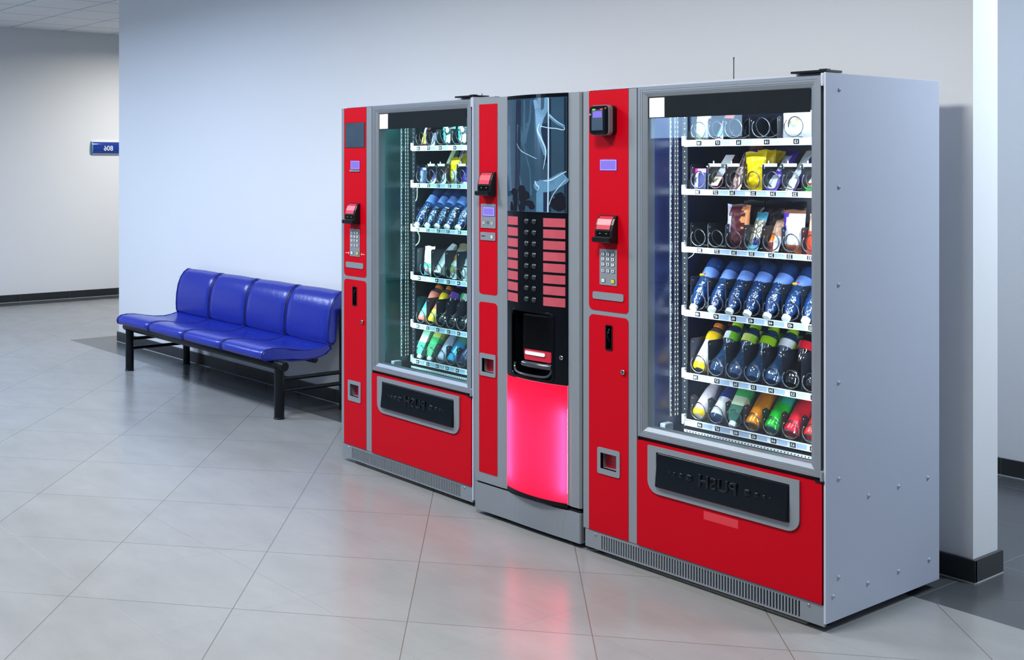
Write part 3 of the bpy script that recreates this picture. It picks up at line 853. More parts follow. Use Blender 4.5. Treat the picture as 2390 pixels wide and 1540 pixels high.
DV = [0.328 + 0.0757 * k for k in range(8)]
N_ = lambda L: [(u, False) for u in L]
W_ = lambda L: [(u, True) for u in L]
tray(VM1, 0, ['18', '17', '16', '14', '13'], [0.378, 0.459, 0.547, 0.660, 0.774], N_(COLS[:2]) + W_([0.517, 0.629, 0.756, 0.88]), [0.404, 0.470, 0.578, 0.690, 0.83], 0.085)
tray(VM1, 1, ['28', '27', '26', '25', '24', '23', '22'], [0.372, 0.450, 0.521, 0.607, 0.685, 0.769, 0.845], N_(COLS), DV, 0.100, clips=(DV[1], DV[2], DV[4], DV[5], DV[6]))
tray(VM1, 2, ['38', '37', '36', '35', '34', '33', '32'], [0.382, 0.456, 0.528, 0.600, 0.678, 0.749, 0.825], N_(COLS), DV, 0.097)
tray(VM1, 3, ['48', '47', '46', '45', '44', '43', '42'], [0.372, 0.452, 0.526, 0.598, 0.676, 0.752, 0.83], N_(COLS), DV, 0.132)
tray(VM1, 4, ['58', '57', '56', '55', '54', '53', '52'], [0.363, 0.456, 0.535, 0.608, 0.678, 0.762, 0.838], N_(COLS), DV, 0.136)
tray(VM1, 5, ['68', '67', '66', '65', '64', '63', '62'], [0.382, 0.458, 0.536, 0.609, 0.687, 0.761, 0.836], N_(COLS), DV, 0.098, cut=True)
tray(VM2, 0, ['18', '17', '15', '14'], [0.364, 0.443, 0.532, 0.638], N_([0.362, 0.440]) + W_([0.525, 0.640, 0.76, 0.88]), [0.402, 0.478, 0.585, 0.70, 0.82], 0.085)
tray(VM2, 1, ['28', '27', '26', '25', '24'], [0.366, 0.443, 0.516, 0.600, 0.666], N_(COLS), DV, 0.100, clips=(DV[1], DV[2], DV[4], DV[5]))
tray(VM2, 2, ['38', '37', '36', '35', '34'], [0.360, 0.437, 0.518, 0.588, 0.672], N_(COLS), DV, 0.105)
tray(VM2, 3, ['48', '46', '45', '44'], [0.370, 0.505, 0.591, 0.666], N_([0.395, 0.497, 0.590, 0.668, 0.745, 0.82]), [0.328, 0.440, 0.545, 0.630, 0.705, 0.78], 0.140)
tray(VM2, 4, ['58', '57', '56', '55', '54'], [0.360, 0.437, 0.512, 0.594, 0.666], N_(COLS), DV, 0.136)
tray(VM2, 5, ['68', '67', '66', '65', '64'], [0.357, 0.437, 0.508, 0.582, 0.656], N_(COLS), DV, 0.098, cut=True)
# aerial and loose cords
mb = MB(M['black']); mb.tube([(0.427, 0.361, 1.834), (0.427, 0.361, 1.936), (0.427, 0.361, 1.945)], [0.0016, 0.0016, 0.0026], 8); mb.cyl((0.427, 0.361, 1.834), 0.012, 0.006, 'z', 12); mb.build('antenna', VM1)
def smooth_path(pts):
    P = [Vector(p) for p in pts]; out = []
    for i in range(len(P) - 1):
        p0, p1, p2, p3 = P[max(i - 1, 0)], P[i], P[i + 1], P[min(i + 2, len(P) - 1)]
        for k in range(6):
            t = k / 6
            out.append(0.5 * ((2 * p1) + (p2 - p0) * t + (2 * p0 - 5 * p1 + 4 * p2 - p3) * t * t + (3 * p1 - p0 - 3 * p2 + p3) * t ** 3))
    out.append(P[-1])
    return out
def cord(root, pts, r=0.0028, m='cord'):
    mb = MB(M[m]); mb.tube(smooth_path(pts), r, 6); mb.build('loose_cord', root)
cord(VM2, [(0.318, 0.245, 1.42), (0.322, 0.24, 1.39), (0.322, 0.238, 1.363), (0.308, 0.238, 1.345), (0.297, 0.238, 1.35), (0.300, 0.239, 1.38), (0.312, 0.245, 1.41)])
cord(VM2, [(0.300, 0.24, 1.345), (0.299, 0.24, 1.31), (0.297, 0.242, 1.24)], 0.0015)
cord(VM2, [(0.320, 0.245, 1.19), (0.340, 0.24, 1.17), (0.336, 0.238, 1.14), (0.312, 0.238, 1.122), (0.296, 0.24, 1.118)])
cord(VM1, [(0.335, 0.245, 1.195), (0.330, 0.24, 1.182), (0.315, 0.24, 1.172), (0.305, 0.24, 1.165)], 0.0018)

# ------------------------------------------------------------------ coffee machine
CM = thing('coffee_machine', 'red and grey hot drinks machine with a glowing pink front between the snack machines', 'coffee machine', (-3.72, 3.635, 0))
UA, UB, SAG = 0.1935, 0.5255, 0.030
def cv(u):
    t = (u - (UA + UB) / 2) / ((UB - UA) / 2)
    return -SAG * (1 - t * t)
def ctilt(u):
    t = (u - (UA + UB) / 2) / ((UB - UA) / 2)
    return math.atan(2 * SAG * t / ((UB - UA) / 2))
def bow(mb, u0, u1, z0, z1, y0, y1, n=14):
    """panel following the bowed front, y measured from the curve"""
    loops = []
    for k in range(n + 1):
        u = u0 + (u1 - u0) * k / n
        loops.append([(u, cv(u) + y0, z0), (u, cv(u) + y1, z0), (u, cv(u) + y1, z1), (u, cv(u) + y0, z1)])
    mb.rings(loops)
    return mb
def bow_shape(mb, pts, y0, y1):
    mb.rings([[(u, cv(u) + y0, z) for u, z in pts], [(u, cv(u) + y1, z) for u, z in pts]])
mb = MB(M['cabinet'])
mb.box(0.0, 0.008, 0.03, 0.70, 0.03, 1.826); mb.box(0.595, 0.603, 0.03, 0.70, 0.03, 1.826); mb.box(0.008, 0.595, 0.03, 0.70, 1.818, 1.826); mb.box(0.008, 0.595, 0.69, 0.70, 0.03, 1.818); mb.box(0.008, 0.595, 0.03, 0.70, 0.03, 0.04)
mb.build('cabinet', CM)
mb = MB(M['silver'])
holes = [(0.045, 0.117, 0.629, 0.689)]
plate_with_holes(mb, 0.0, 0.165, 0.147, 1.822, holes, 0.0, 0.012)
mb.rings([[(0.165, 0.0, z), (0.1935, 0.004, z), (0.1935, 0.05, z), (0.165, 0.012, z)] for z in (0.147, 1.822)])
mb.box(0.0, 0.008, 0.012, 0.03, 0.147, 1.822)
mb.build('control_column', CM)
mb = MB(M['silver'])
mb.rings([[(0.5255, 0.004, z), (0.548, -0.002, z), (0.585, 0.0, z), (0.592, 0.008, z), (0.592, 0.03, z), (0.5255, 0.03, z)] for z in (0.160, 1.822)])
mb.build('side_column', CM)
mb = MB(M['dark']); mb.box(0.592, 0.603, 0.02, 0.03, 0.03, 1.82); mb.build('side_gap', CM)
mb = MB(M['red']); mb.plate(rr(0.026, 0.135, 0.968, 1.795, (0.016, 0.012, 0.003, 0.003)), -0.0016, 0.0); mb.build('upper_red_panel', CM)
mb = MB(M['red']); plate_with_holes(mb, 0.026, 0.135, 0.20, 0.910, holes, -0.0016, 0.0)
mb.plate(rr(0.026, 0.135, 0.910, 0.933, (0.0003, 0.0003, 0.018, 0.014)), -0.0016, 0.0); mb.plate(rr(0.026, 0.135, 0.189, 0.200, (0.004, 0.004, 0.0003, 0.0003)), -0.0016, 0.0); mb.build('lower_red_panel', CM)
acceptor(CM, 0.048, 0.128, 1.395, 1.500, 0.050)
mb = MB(M['silver']); mb.plate(rr(0.040, 0.128, 1.256, 1.362, 0.003), -0.005, -0.0015); dp = mb.build('display_plate', CM)
mb = MB(M['lcdblue']); mb.box(0.051, 0.124, -0.0065, -0.005, 1.308, 1.349); mb.use(M['lcdlite']); mb.box(0.054, 0.122, -0.007, -0.006, 1.310, 1.347); mb.use(M['lcd']); mb.box(0.058, 0.118, -0.0075, -0.0065, 1.314, 1.343); mb.build('display_screen', dp)
for u in (0.058, 0.108): key_at(dp, u, 1.279, 0.014, 0.015, '0', M['key'])
mb = MB(M['ink'])
for z in (1.284, 1.279, 1.274): mb.box(0.076, 0.090, -0.0056, -0.005, z, z + 0.0014)
mb.build('printed_mark', dp)
mb = MB(M['silver']); mb.plate(rr(0.037, 0.126, 1.203, 1.238, 0.003), -0.005, -0.0015); mb.use(M['ink']); mb.box(0.043, 0.067, -0.0056, -0.005, 1.2195, 1.2225); sp_ = mb.build('coin_slot_plate', CM)
key_at(sp_, 0.107, 1.2195, 0.014, 0.017, '-', M['key'], 0.7)
coin_return(CM, 0.032, 0.128, 0.612, 0.710, 0.045, 0.117, 0.629, 0.689)
# bowed black front
mb = MB(M['blackgloss'])
bow(mb, UA, UB, 1.320, 1.822, 0.0, 0.01)
bow(mb, UA, UB, 0.922, 1.320, 0.0, 0.01)
bow(mb, UA, 0.236, 0.640, 0.922, 0.0, 0.01, 4); bow(mb, 0.465, UB, 0.640, 0.922, 0.0, 0.01, 4); bow(mb, 0.236, 0.465, 0.640, 0.650, 0.0, 0.01, 8)
mb.build('bowed_front', CM)
mb = MB(M['blackgloss']); bow(mb, UA, UB, 0.146, 0.166, 0.0, 0.02); mb.build('lower_trim', CM)
# poster window: blue picture of rising steam over coffee beans, its plastic's reflections painted in
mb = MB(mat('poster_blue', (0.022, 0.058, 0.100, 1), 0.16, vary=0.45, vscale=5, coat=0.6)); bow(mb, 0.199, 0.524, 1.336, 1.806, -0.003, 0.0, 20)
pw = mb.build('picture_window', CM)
def ribbon(pts):
    """pts: (u, z, width) -> closed outline"""
    A, B = [], []
    P = [Vector((p[0], p[1])) for p in pts]; dense = []
    for i in range(len(P) - 1):
        p0, p1, p2, p3 = P[max(i - 1, 0)], P[i], P[i + 1], P[min(i + 2, len(P) - 1)]
        for k in range(5):
            t = k / 5
            q = 0.5 * ((2 * p1) + (p2 - p0) * t + (2 * p0 - 5 * p1 + 4 * p2 - p3) * t * t + (3 * p1 - p0 - 3 * p2 + p3) * t ** 3)
            dense.append((q, pts[i][2] + (pts[i + 1][2] - pts[i][2]) * t))
    dense.append((P[-1], pts[-1][2]))
    for i, (q, w) in enumerate(dense):
        d = dense[min(i + 1, len(dense) - 1)][0] - dense[max(i - 1, 0)][0]
        nrm = Vector((-d.y, d.x)).normalized() * w / 2
        A.append((q.x + nrm.x, q.y + nrm.y)); B.append((q.x - nrm.x, q.y - nrm.y))
    return A, B
def ribbon_part(mb, pts, lift):
    A, B = ribbon(pts)
    mb.rings([[(a[0], cv(a[0]) - lift, a[1]), (b[0], cv(b[0]) - lift, b[1]), (b[0], cv(b[0]) - 0.002, b[1]), (a[0], cv(a[0]) - 0.002, a[1])] for a, b in zip(A, B)])
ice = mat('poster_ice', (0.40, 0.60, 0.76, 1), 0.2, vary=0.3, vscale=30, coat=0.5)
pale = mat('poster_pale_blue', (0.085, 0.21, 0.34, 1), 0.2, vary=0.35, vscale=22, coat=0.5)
deep = mat('poster_navy', (0.005, 0.013, 0.036, 1), 0.2, vary=0.4, vscale=14, coat=0.5)
steel = mat('poster_steel', (0.042, 0.100, 0.160, 1), 0.2, vary=0.4, vscale=14, coat=0.5)
mb = MB(steel)
for pl in ([(0.212, 1.70, 0.02), (0.214, 1.55, 0.028), (0.222, 1.42, 0.030)], [(0.340, 1.800, 0.05), (0.335, 1.72, 0.045), (0.318, 1.62, 0.02)], [(0.285, 1.70, 0.02), (0.30, 1.60, 0.05), (0.32, 1.50, 0.075), (0.34, 1.40, 0.05)]):
    ribbon_part(mb, pl, 0.0034)
mb.use(deep)
for pl in ([(0.485, 1.803, 0.074), (0.486, 1.60, 0.073), (0.486, 1.45, 0.073), (0.486, 1.338, 0.073)],
           [(0.425, 1.70, 0.03), (0.432, 1.62, 0.026), (0.436, 1.54, 0.02)], [(0.425, 1.42, 0.04), (0.423, 1.34, 0.045)], [(0.283, 1.803, 0.03), (0.28, 1.66, 0.034), (0.276, 1.50, 0.03), (0.27, 1.36, 0.03)]):  # last ribbon paints a dark reflected band
    ribbon_part(mb, pl, 0.0036)
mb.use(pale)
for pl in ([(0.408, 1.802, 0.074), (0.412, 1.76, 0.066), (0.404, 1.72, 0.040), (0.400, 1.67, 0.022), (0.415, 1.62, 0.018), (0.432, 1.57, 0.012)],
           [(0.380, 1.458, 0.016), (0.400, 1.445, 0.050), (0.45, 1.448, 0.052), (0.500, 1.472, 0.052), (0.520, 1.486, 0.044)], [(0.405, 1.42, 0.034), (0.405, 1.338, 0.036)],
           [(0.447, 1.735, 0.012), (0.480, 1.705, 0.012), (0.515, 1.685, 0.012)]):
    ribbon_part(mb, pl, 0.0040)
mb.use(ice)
for pl in ([(0.447, 1.804, 0.005), (0.447, 1.60, 0.006), (0.446, 1.45, 0.005), (0.444, 1.338, 0.006)],  # first ribbon paints the bright line reflected by the bowed front
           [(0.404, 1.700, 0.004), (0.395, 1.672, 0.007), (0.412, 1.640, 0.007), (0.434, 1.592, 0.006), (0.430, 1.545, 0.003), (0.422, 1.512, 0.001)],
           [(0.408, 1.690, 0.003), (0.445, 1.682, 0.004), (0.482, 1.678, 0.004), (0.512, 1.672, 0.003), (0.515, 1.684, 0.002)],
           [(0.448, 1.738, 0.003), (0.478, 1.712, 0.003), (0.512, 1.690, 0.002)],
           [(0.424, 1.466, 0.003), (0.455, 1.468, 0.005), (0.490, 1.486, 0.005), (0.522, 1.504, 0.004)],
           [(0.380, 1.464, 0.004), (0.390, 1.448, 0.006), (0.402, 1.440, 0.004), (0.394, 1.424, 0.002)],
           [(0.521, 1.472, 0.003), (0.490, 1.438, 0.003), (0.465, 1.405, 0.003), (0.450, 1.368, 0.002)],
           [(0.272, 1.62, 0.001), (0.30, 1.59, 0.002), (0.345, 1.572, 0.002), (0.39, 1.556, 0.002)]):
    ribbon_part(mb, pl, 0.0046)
mb.use(M['ink'])
rnd = random.Random(3)
for (cu_, cz_, rw, rh) in [(0.253, 1.418, 0.020, 0.012), (0.258, 1.398, 0.013, 0.020), (0.262, 1.372, 0.010, 0.030), (0.305, 1.428, 0.017, 0.016), (0.318, 1.402, 0.024, 0.018), (0.298, 1.395, 0.010, 0.014), (0.310, 1.372, 0.014, 0.026), (0.348, 1.372, 0.020, 0.010), (0.362, 1.362, 0.014, 0.012), (0.490, 1.372, 0.030, 0.024), (0.495, 1.398, 0.018, 0.018), (0.296, 1.352, 0.010, 0.014), (0.258, 1.346, 0.010, 0.010), (0.236, 1.352, 0.008, 0.018)]:
    pts = []
    for k in range(14):
        a = 2 * pi * k / 14; q = 1.22 + rnd.uniform(-0.22, 0.22)
        pts.append((min(max(cu_ + rw * q * cos(a), 0.200), 0.523), max(cz_ + rh * q * sin(a), 1.337)))
    bow_shape(mb, pts, -0.0043, -0.002)
mb.build('steam_and_reflections', pw)
# drink selection
lab_m = mat('selection_label', (0.46, 0.075, 0.105, 1), 0.3, vary=0.18, vscale=26)
knob_m = mat('selection_knob', (0.015, 0.022, 0.028, 1), 0.25, coat=0.3)
for k in range(8):
    zt = 1.3135 - 0.0461 * k
    for (a, b) in ((0.201, 0.277), (0.421, 0.517)):
        mb = MB(lab_m); bow(mb, a, b, zt - 0.0355, zt, -0.0025, 0.0, 8); mb.build('selection_label', CM)
    for u in (0.332, 0.374):
        mb = MB(knob_m)
        q = ctilt(u)
        mb.cyl((u, cv(u) + 0.001, zt - 0.0165), 0.0118, 0.005, 'y', 18, 0.001); mb.dome((u, cv(u) - 0.004, zt - 0.0165), 0.0105, 0.005, 18)
        mb.build('selection_button', CM)
mb = MB(M['black']); bow(mb, 0.3525, 0.3545, 1.00, 1.318, -0.001, 0.0, 2); mb.build('centre_rib', CM)
# cup compartment
mb = MB(M['blackgloss'])
mb.box(0.236, 0.240, -0.02, 0.09, 0.650, 0.922); mb.box(0.461, 0.465, -0.02, 0.09, 0.650, 0.922); mb.box(0.236, 0.465, -0.02, 0.09, 0.918, 0.922); mb.box(0.236, 0.465, 0.088, 0.092, 0.650, 0.922); mb.box(0.236, 0.465, -0.02, 0.09, 0.650, 0.654)
bw = mb.build('cup_recess', CM)
mb = MB(M['blackgloss'])
O = rr(0.230, 0.471, 0.644, 0.928, 0.022, 6); I = rr(0.240, 0.461, 0.655, 0.918, 0.018, 6)
def bl(L, y): return [(x, cv(x) + y, z) for x, z in L]
mb.rings([bl(O, 0.004), bl(O, -0.002), bl(rr(0.233, 0.468, 0.647, 0.925, 0.021, 6), -0.006), bl(rr(0.238, 0.463, 0.652, 0.920, 0.018, 6), -0.006), bl(I, -0.001), bl(I, 0.012)], True, False, False)
mb.build('recess_rim', bw)
door_m = pane_mat('smoked_cup_door', (0.35, 0.40, 0.45, 1), 1.4, 0.0)
mb = MB(door_m)
mb.rings([[(u, cv(u) + 0.010 + y, z) for u, z in rr(0.30, 0.459, 0.735, 0.912, 0.012)] for y in (0.0, 0.003)]); mb.build('cup_door', bw)
mb = MB(M['redsoft']); mb.rings([bl(rr(0.312, 0.452, 0.722, 0.766, 0.006), y) for y in (0.005, 0.009)]); rt = mb.build('door_grip', bw)
mb = MB(M['white']); mb.rings([bl(rr(0.317, 0.424, 0.744, 0.759, 0.007), y) for y in (0.0035, 0.006)]); mb.build('grip_label', rt)
mb = MB(mat('drip_ledge', (0.03, 0.036, 0.045, 1), 0.16, coat=0.5))
mb.tube([(0.305, cv(0.305) + 0.006, 0.704), (0.34, cv(0.34) + 0.003, 0.704), (0.42, cv(0.42) + 0.003, 0.704), (0.456, cv(0.456) + 0.006, 0.704)], 0.013, 12)
mb.tube(smooth_path([(0.249, cv(0.249) + 0.006, 0.700), (0.254, cv(0.254) + 0.000, 0.680), (0.275, cv(0.275) - 0.005, 0.666), (0.32, cv(0.32) - 0.008, 0.662), (0.39, cv(0.39) - 0.008, 0.662), (0.435, cv(0.435) - 0.005, 0.665), (0.452, cv(0.452), 0.678), (0.457, cv(0.457) + 0.006, 0.700)]), 0.0052, 10)
mb.build('drip_ledge', bw)
lock(CM, 0.504, 0.752, cv(0.504))
# glowing panel: tinted translucent sheet with two tubes behind it
mm = bpy.data.materials.new('pink_translucent'); mm.use_nodes = True
nt = mm.node_tree
for n_ in list(nt.nodes): nt.nodes.remove(n_)
o_ = nt.nodes.new('ShaderNodeOutputMaterial'); tr = nt.nodes.new('ShaderNodeBsdfTranslucent'); df_ = nt.nodes.new('ShaderNodeBsdfPrincipled'); mx_ = nt.nodes.new('ShaderNodeMixShader')
tr.inputs[0].default_value = (1.0, 0.045, 0.165, 1); df_.inputs['Base Color'].default_value = (0.75, 0.01, 0.09, 1); df_.inputs['Roughness'].default_value = 0.25
mx_.inputs[0].default_value = 0.25
nt.links.new(tr.outputs[0], mx_.inputs[1]); nt.links.new(df_.outputs[0], mx_.inputs[2]); nt.links.new(mx_.outputs[0], o_.inputs[0])
mb = MB(mm)
n = 24
P = [[mb.v((u, cv(u) - 0.001, z)) for u in [UA + (UB - UA) * k / n for k in range(n + 1)]] for z in (0.164, 0.638)]
for k in range(n): mb.face([P[0][k], P[0][k + 1], P[1][k + 1], P[1][k]], True)
gp = mb.build('glowing_panel', CM, recalc=False)
mb = MB(mat('lamp_box_white', (0.85, 0.35, 0.45, 1), 0.6))
mb.box(UA - 0.001, UA, -0.0008, 0.10, 0.16, 0.642); mb.box(UB, UB + 0.001, -0.0008, 0.10, 0.16, 0.642); mb.box(UA, UB, 0.10, 0.102, 0.16, 0.642); mb.box(UA, UB, 0.0, 0.10, 0.639, 0.641); mb.box(UA, UB, 0.0, 0.10, 0.161, 0.163)
mb.build('lamp_box', gp)
TUBE = emis('pink_panel_tube', (1.0, 0.85, 0.88, 1), 15)
for u in (0.222, 0.500):
    mb = MB(TUBE); mb.tube([(u, 0.020, 0.20), (u, 0.020, 0.54)], 0.009, 12); mb.build('light_tube', gp)
# plinth, feet, aerial
mb = MB(M['silver'])
pts = [(0.0, 0.0), (0.19, 0.0)] + [(UA + (UB - UA) * k / 12, cv(UA + (UB - UA) * k / 12) * 0.45) for k in range(13)] + [(0.586, 0.0), (0.590, 0.006), (0.590, 0.05), (0.0, 0.05)]
bot = [(x, min(y, 0.05) if y > 0 else y * 0.25) for x, y in pts]
mb.rings([[(x, y, 0.020) for x, y in bot], [(x, y, 0.138) for x, y in pts]]); mb.build('plinth', CM)
mb = MB(M['dark']); mb.box(0.004, 0.586, 0.012, 0.05, 0.136, 0.148); mb.build('plinth_gap', CM)
for u in (0.05, 0.55):
    for v in (0.08, 0.62):
        mb = MB(M['black']); mb.cyl((u, v, 0.0), 0.022, 0.032, 'z', 16, 0.003); mb.build('foot', CM)
mb = MB(M['silver']); mb.box(0.012, 0.12, 0.0, 0.03, 1.822, 1.827, 0.001); mb.build('top_strip', CM)
mb = MB(M['black']); mb.tube([(0.022, 0.02, 1.826), (0.022, 0.02, 1.845)], 0.0015, 8); mb.build('antenna', CM)

# ------------------------------------------------------------------ goods in the machines
WHERE = {id(VM1): 'machine at the wall end', id(VM2): 'machine beside the bench'}
GROUPN = {id(VM1): 'in the machine at the wall end', id(VM2): 'in the machine beside the bench'}
_low = {}
def lowest(root, tilt):
    """how far the tilted thing reaches below its own origin"""
    t = radians(tilt); lo = 1e9
    for ch in root.children:
        key = (ch.data.name, round(tilt, 2))
        if key not in _low:
            _low[key] = min(-p.co.y * sin(t) + p.co.z * cos(t) for p in ch.data.vertices)
        lo = min(lo, _low[key])
    return lo
def place(mach, root, u, v, z, tilt, yaw=0.0):
    """stand a thing on a tray, leaning back by tilt degrees; u, v locate the middle of its foot"""
    c, s = cos(mach.rotation_euler.z), sin(mach.rotation_euler.z)
    root.location = (mach.location.x + c * u - s * v, mach.location.y + s * u + c * v, z - lowest(root, tilt) + 0.0005)
    R = Matrix.Rotation(mach.rotation_euler.z, 3, 'Z') @ Matrix.Rotation(-radians(tilt), 3, 'X') @ Matrix.Rotation(radians(yaw), 3, 'Z')
    root.rotation_euler = R.to_euler()
    return root

PET_BLUE = bottle_mat('blue_water_plastic', (0.12, 0.40, 1.0, 1), 0.03, 0.55, 60, 1.2, 0.30, 0.22)
PET_CLEAR = bottle_mat('clear_drink_plastic', (0.26, 0.54, 0.95, 1), 0.03, 0.5, 45, 1.22, 0.30, 0.18)
PET_THIN = bottle_mat('thin_tinted_plastic', (0.80, 0.62, 0.62, 1), 0.05, 0.1, 30, 1.1, 0.5, 0.25)
LAB_BLUE = mat('pale_blue_label', (0.22, 0.38, 0.92, 1), 0.25, vary=0.10, vscale=30, coat=0.3)
def ripple(prof):
    return prof
def water_bottle(label, group, accent):
    r = thing('water_bottle', label, 'bottle', group=group)
    mb = MB(PET_BLUE)
    prof = [(0.0115, 0.012), (0.0120, 0.022), (0.0150, 0.030), (0.0215, 0.046), (0.0275, 0.066), (0.0300, 0.082)]
    z = 0.086
    for k in range(4):
        prof += [(0.0305, z), (0.0288, z + 0.006), (0.0305, z + 0.012)]; z += 0.014
    prof += [(0.0306, 0.146), (0.0306, 0.184), (0.0288, 0.192), (0.0308, 0.200), (0.0306, 0.216), (0.0285, 0.228), (0.0235, 0.237), (0.012, 0.240)]
    mb.lathe(prof, 30, lambda z, a: 1 + (0.07 * abs(sin(2.5 * a)) - 0.02 if z > 0.210 else 0.0))
    mb.build('bottle_body', r, angle=70)
    mb = MB(M['white']); mb.lathe([(0.0128, 0.0), (0.0142, 0.001), (0.0146, 0.014), (0.0140, 0.0165)], 22, lambda z, a: 1 + 0.012 * cos(22 * a)); mb.build('bottle_cap', r)
    mb = MB(LAB_BLUE); mb.lathe([(0.0311, 0.140), (0.0311, 0.184)], 28, caps=False)
    if accent:
        mb.use(pm(245, 190, 30)); mb.box(-0.020, -0.004, -0.0318, -0.026, 0.140, 0.148); mb.use(pm(200, 30, 50)); mb.box(-0.004, 0.004, -0.0318, -0.029, 0.145, 0.152)
    mb.build('bottle_label', r, recalc=False)
    return r
def clone(root, label, group):
    r = root.copy(); COL.objects.link(r); r['label'] = label
    if group: r['group'] = group
    for ch in list(root.children):
        c = ch.copy(); COL.objects.link(c); c.parent = r
        for g in ch.children:
            d = g.copy(); COL.objects.link(d); d.parent = c
    return r
wb = [None, None]
def put_water(mach, col, tagno, row, depth, v0, u, accent=False):
    nth = ['front bottle', 'second bottle back', 'third bottle back'][depth]
    lab = 'upside-down blue water bottle, %s above tag %s, %s' % (nth, tagno, WHERE[id(mach)])
    grp = 'water bottles ' + GROUPN[id(mach)]
    if wb[accent] is None: r = wb[accent] = water_bottle(lab, grp, accent)
    else: r = clone(wb[accent], lab, grp)
    place(mach, r, u, v0 + 0.092 * depth, RAIL_T[row] - 0.003, 42 + (col * 7 + depth * 3) % 4)
for c in range(7):
    for d in range(3): put_water(VM1, c, str(48 - c), 3, d, 0.205, COLS[c] - 0.008 + 0.002 * ((c * 5) % 3 - 1), c in (0, 5) and d == 0)
for c in range(5):
    for d in range(2): put_water(VM2, c, str(38 - c), 2, d, 0.205, COLS[c] - 0.008 + 0.002 * ((c * 5) % 3 - 1), False)

def drink_bottle(name, label, group, prof, zones, parts, n=26, mod=None):
    """body by segments plus named lathe parts"""
    r = thing(name, label, 'bottle', group=group)
    mb = MB(); mb.lathe(prof, n, mod, zones=zones); mb.build('bottle_body', r, angle=60)
    for (pname, pprof, m, mo) in parts:
        mb = MB(m); mb.lathe(pprof, n, mo); mb.build(pname, r)
    return r
CAPR = lambda z, a: 1 + 0.012 * cos(26 * a)
def juice(label, group, liquid, sleeve, cap, sleeve2=None):
    L1 = sleeve; L2 = sleeve2 or sleeve
    prof = [(0.018, 0.0), (0.029, 0.004), (0.0315, 0.014), (0.0315, 0.022), (0.0315, 0.062), (0.0300, 0.100), (0.0295, 0.122), (0.0310, 0.130), (0.0325, 0.146), (0.0315, 0.160), (0.0290, 0.168), (0.0240, 0.178), (0.0195, 0.186), (0.0185, 0.192)]
    zones = [liquid, liquid, liquid, L2, L1, L1, liquid, liquid, liquid, PET_THIN, PET_THIN, PET_THIN, PET_THIN]
    return drink_bottle('juice_bottle', label, group, prof, zones, [('bottle_cap', [(0.0195, 0.187), (0.0215, 0.189), (0.0215, 0.203), (0.0195, 0.206)], cap, CAPR)])
def waist(label, group, body, lab, cap, lab2=None):
    prof = [(0.012, 0.003), (0.024, 0.0), (0.0310, 0.012), (0.0330, 0.028), (0.0320, 0.042), (0.0270, 0.058), (0.0225, 0.075), (0.0200, 0.092), (0.0205, 0.108), (0.0235, 0.122), (0.0285, 0.134), (0.0300, 0.140), (0.0300, 0.170), (0.0285, 0.180), (0.0235, 0.192), (0.0180, 0.200), (0.0170, 0.208)]
    def mo(z, a): return 1 + (0.05 * cos(9 * a) if z < 0.010 else 0.018 * cos(9 * a) * max(0, 1 - abs(z - 0.03) / 0.03))
    r = drink_bottle('drink_bottle', label, group, prof, [body] * 16, [('bottle_cap', [(0.0180, 0.205), (0.0195, 0.207), (0.0195, 0.223), (0.0180, 0.226)], cap, CAPR)], mod=mo)
    mb = MB(lab)
    n = 28; va = []
    for z in (0.139, 0.171): va.append([mb.v((0.0306 * cos(2 * pi * k / n), 0.0306 * sin(2 * pi * k / n), z)) for k in range(n)])
    for k in range(n):
        mb.use(lab2 if (lab2 and 14 <= k < 22) else lab)
        mb.face([va[0][k], va[0][(k + 1) % n], va[1][(k + 1) % n], va[1][k]], True)
    mb.build('bottle_label', r, recalc=False)
    return r
def can(label, group, body, shade=None, stripe=None):
    r = thing('drink_can', label, 'can', group=group)
    mb = MB(body)
    prof = [(0.0270, 0.004), (0.0315, 0.012), (0.0315, 0.060), (0.0315, 0.110), (0.0315, 0.148), (0.0270, 0.160)]
    mb.lathe(prof, 30, zones=[body, body, body, shade or body, shade or body])
    if stripe:
        mb.use(stripe); mb.lathe([(0.0317, 0.07), (0.0317, 0.14)], 30, caps=False)
    mb.build('can_body', r)
    mb = MB(M['chrome']); mb.lathe([(0.008, 0.006), (0.019, 0.004), (0.0225, 0.0005), (0.0245, 0.0), (0.0272, 0.005)], 28); mb.build('can_bottom', r)
    mb = MB(M['chrome']); mb.lathe([(0.0270, 0.159), (0.0275, 0.163), (0.0250, 0.164), (0.0240, 0.161)], 28); mb.build('can_top', r)
    return r
def carton(label, group, main, pale_, cap, extra=None):
    r = thing('drink_carton', label, 'carton', group=group)
    mb = MB(main)
    a, b = 0.025, 0.0235
    def sq(s, z, t=1.0): return [(-a * s, -b * s * t, z), (a * s, -b * s * t, z), (a * s, b * s * t, z), (-a * s, b * s * t, z)]
    secs = [(sq(0.55, 0.018), main), (sq(0.80, 0.034), main), (sq(1.0, 0.052), main), (sq(1.0, 0.080), pale_), (sq(1.0, 0.118), extra or main), (sq(1.0, 0.150), extra or main), (sq(1.0, 0.158), main), (sq(0.98, 0.168), main)]
    for (A, m), (B, _) in zip(secs, secs[1:]):
        mb.use(m); mb.rings([A, B], True, False, False)
    mb.rings([secs[0][0], secs[0][0]], True, True, False); mb.rings([secs[-1][0], secs[-1][0]], True, False, True)
    mb.build('carton_body', r, angle=20)
    mb = MB(cap); mb.lathe([(0.0125, 0.0), (0.0135, 0.002), (0.0140, 0.017), (0.0125, 0.020)], 20, CAPR); mb.build('carton_cap', r)
    return r
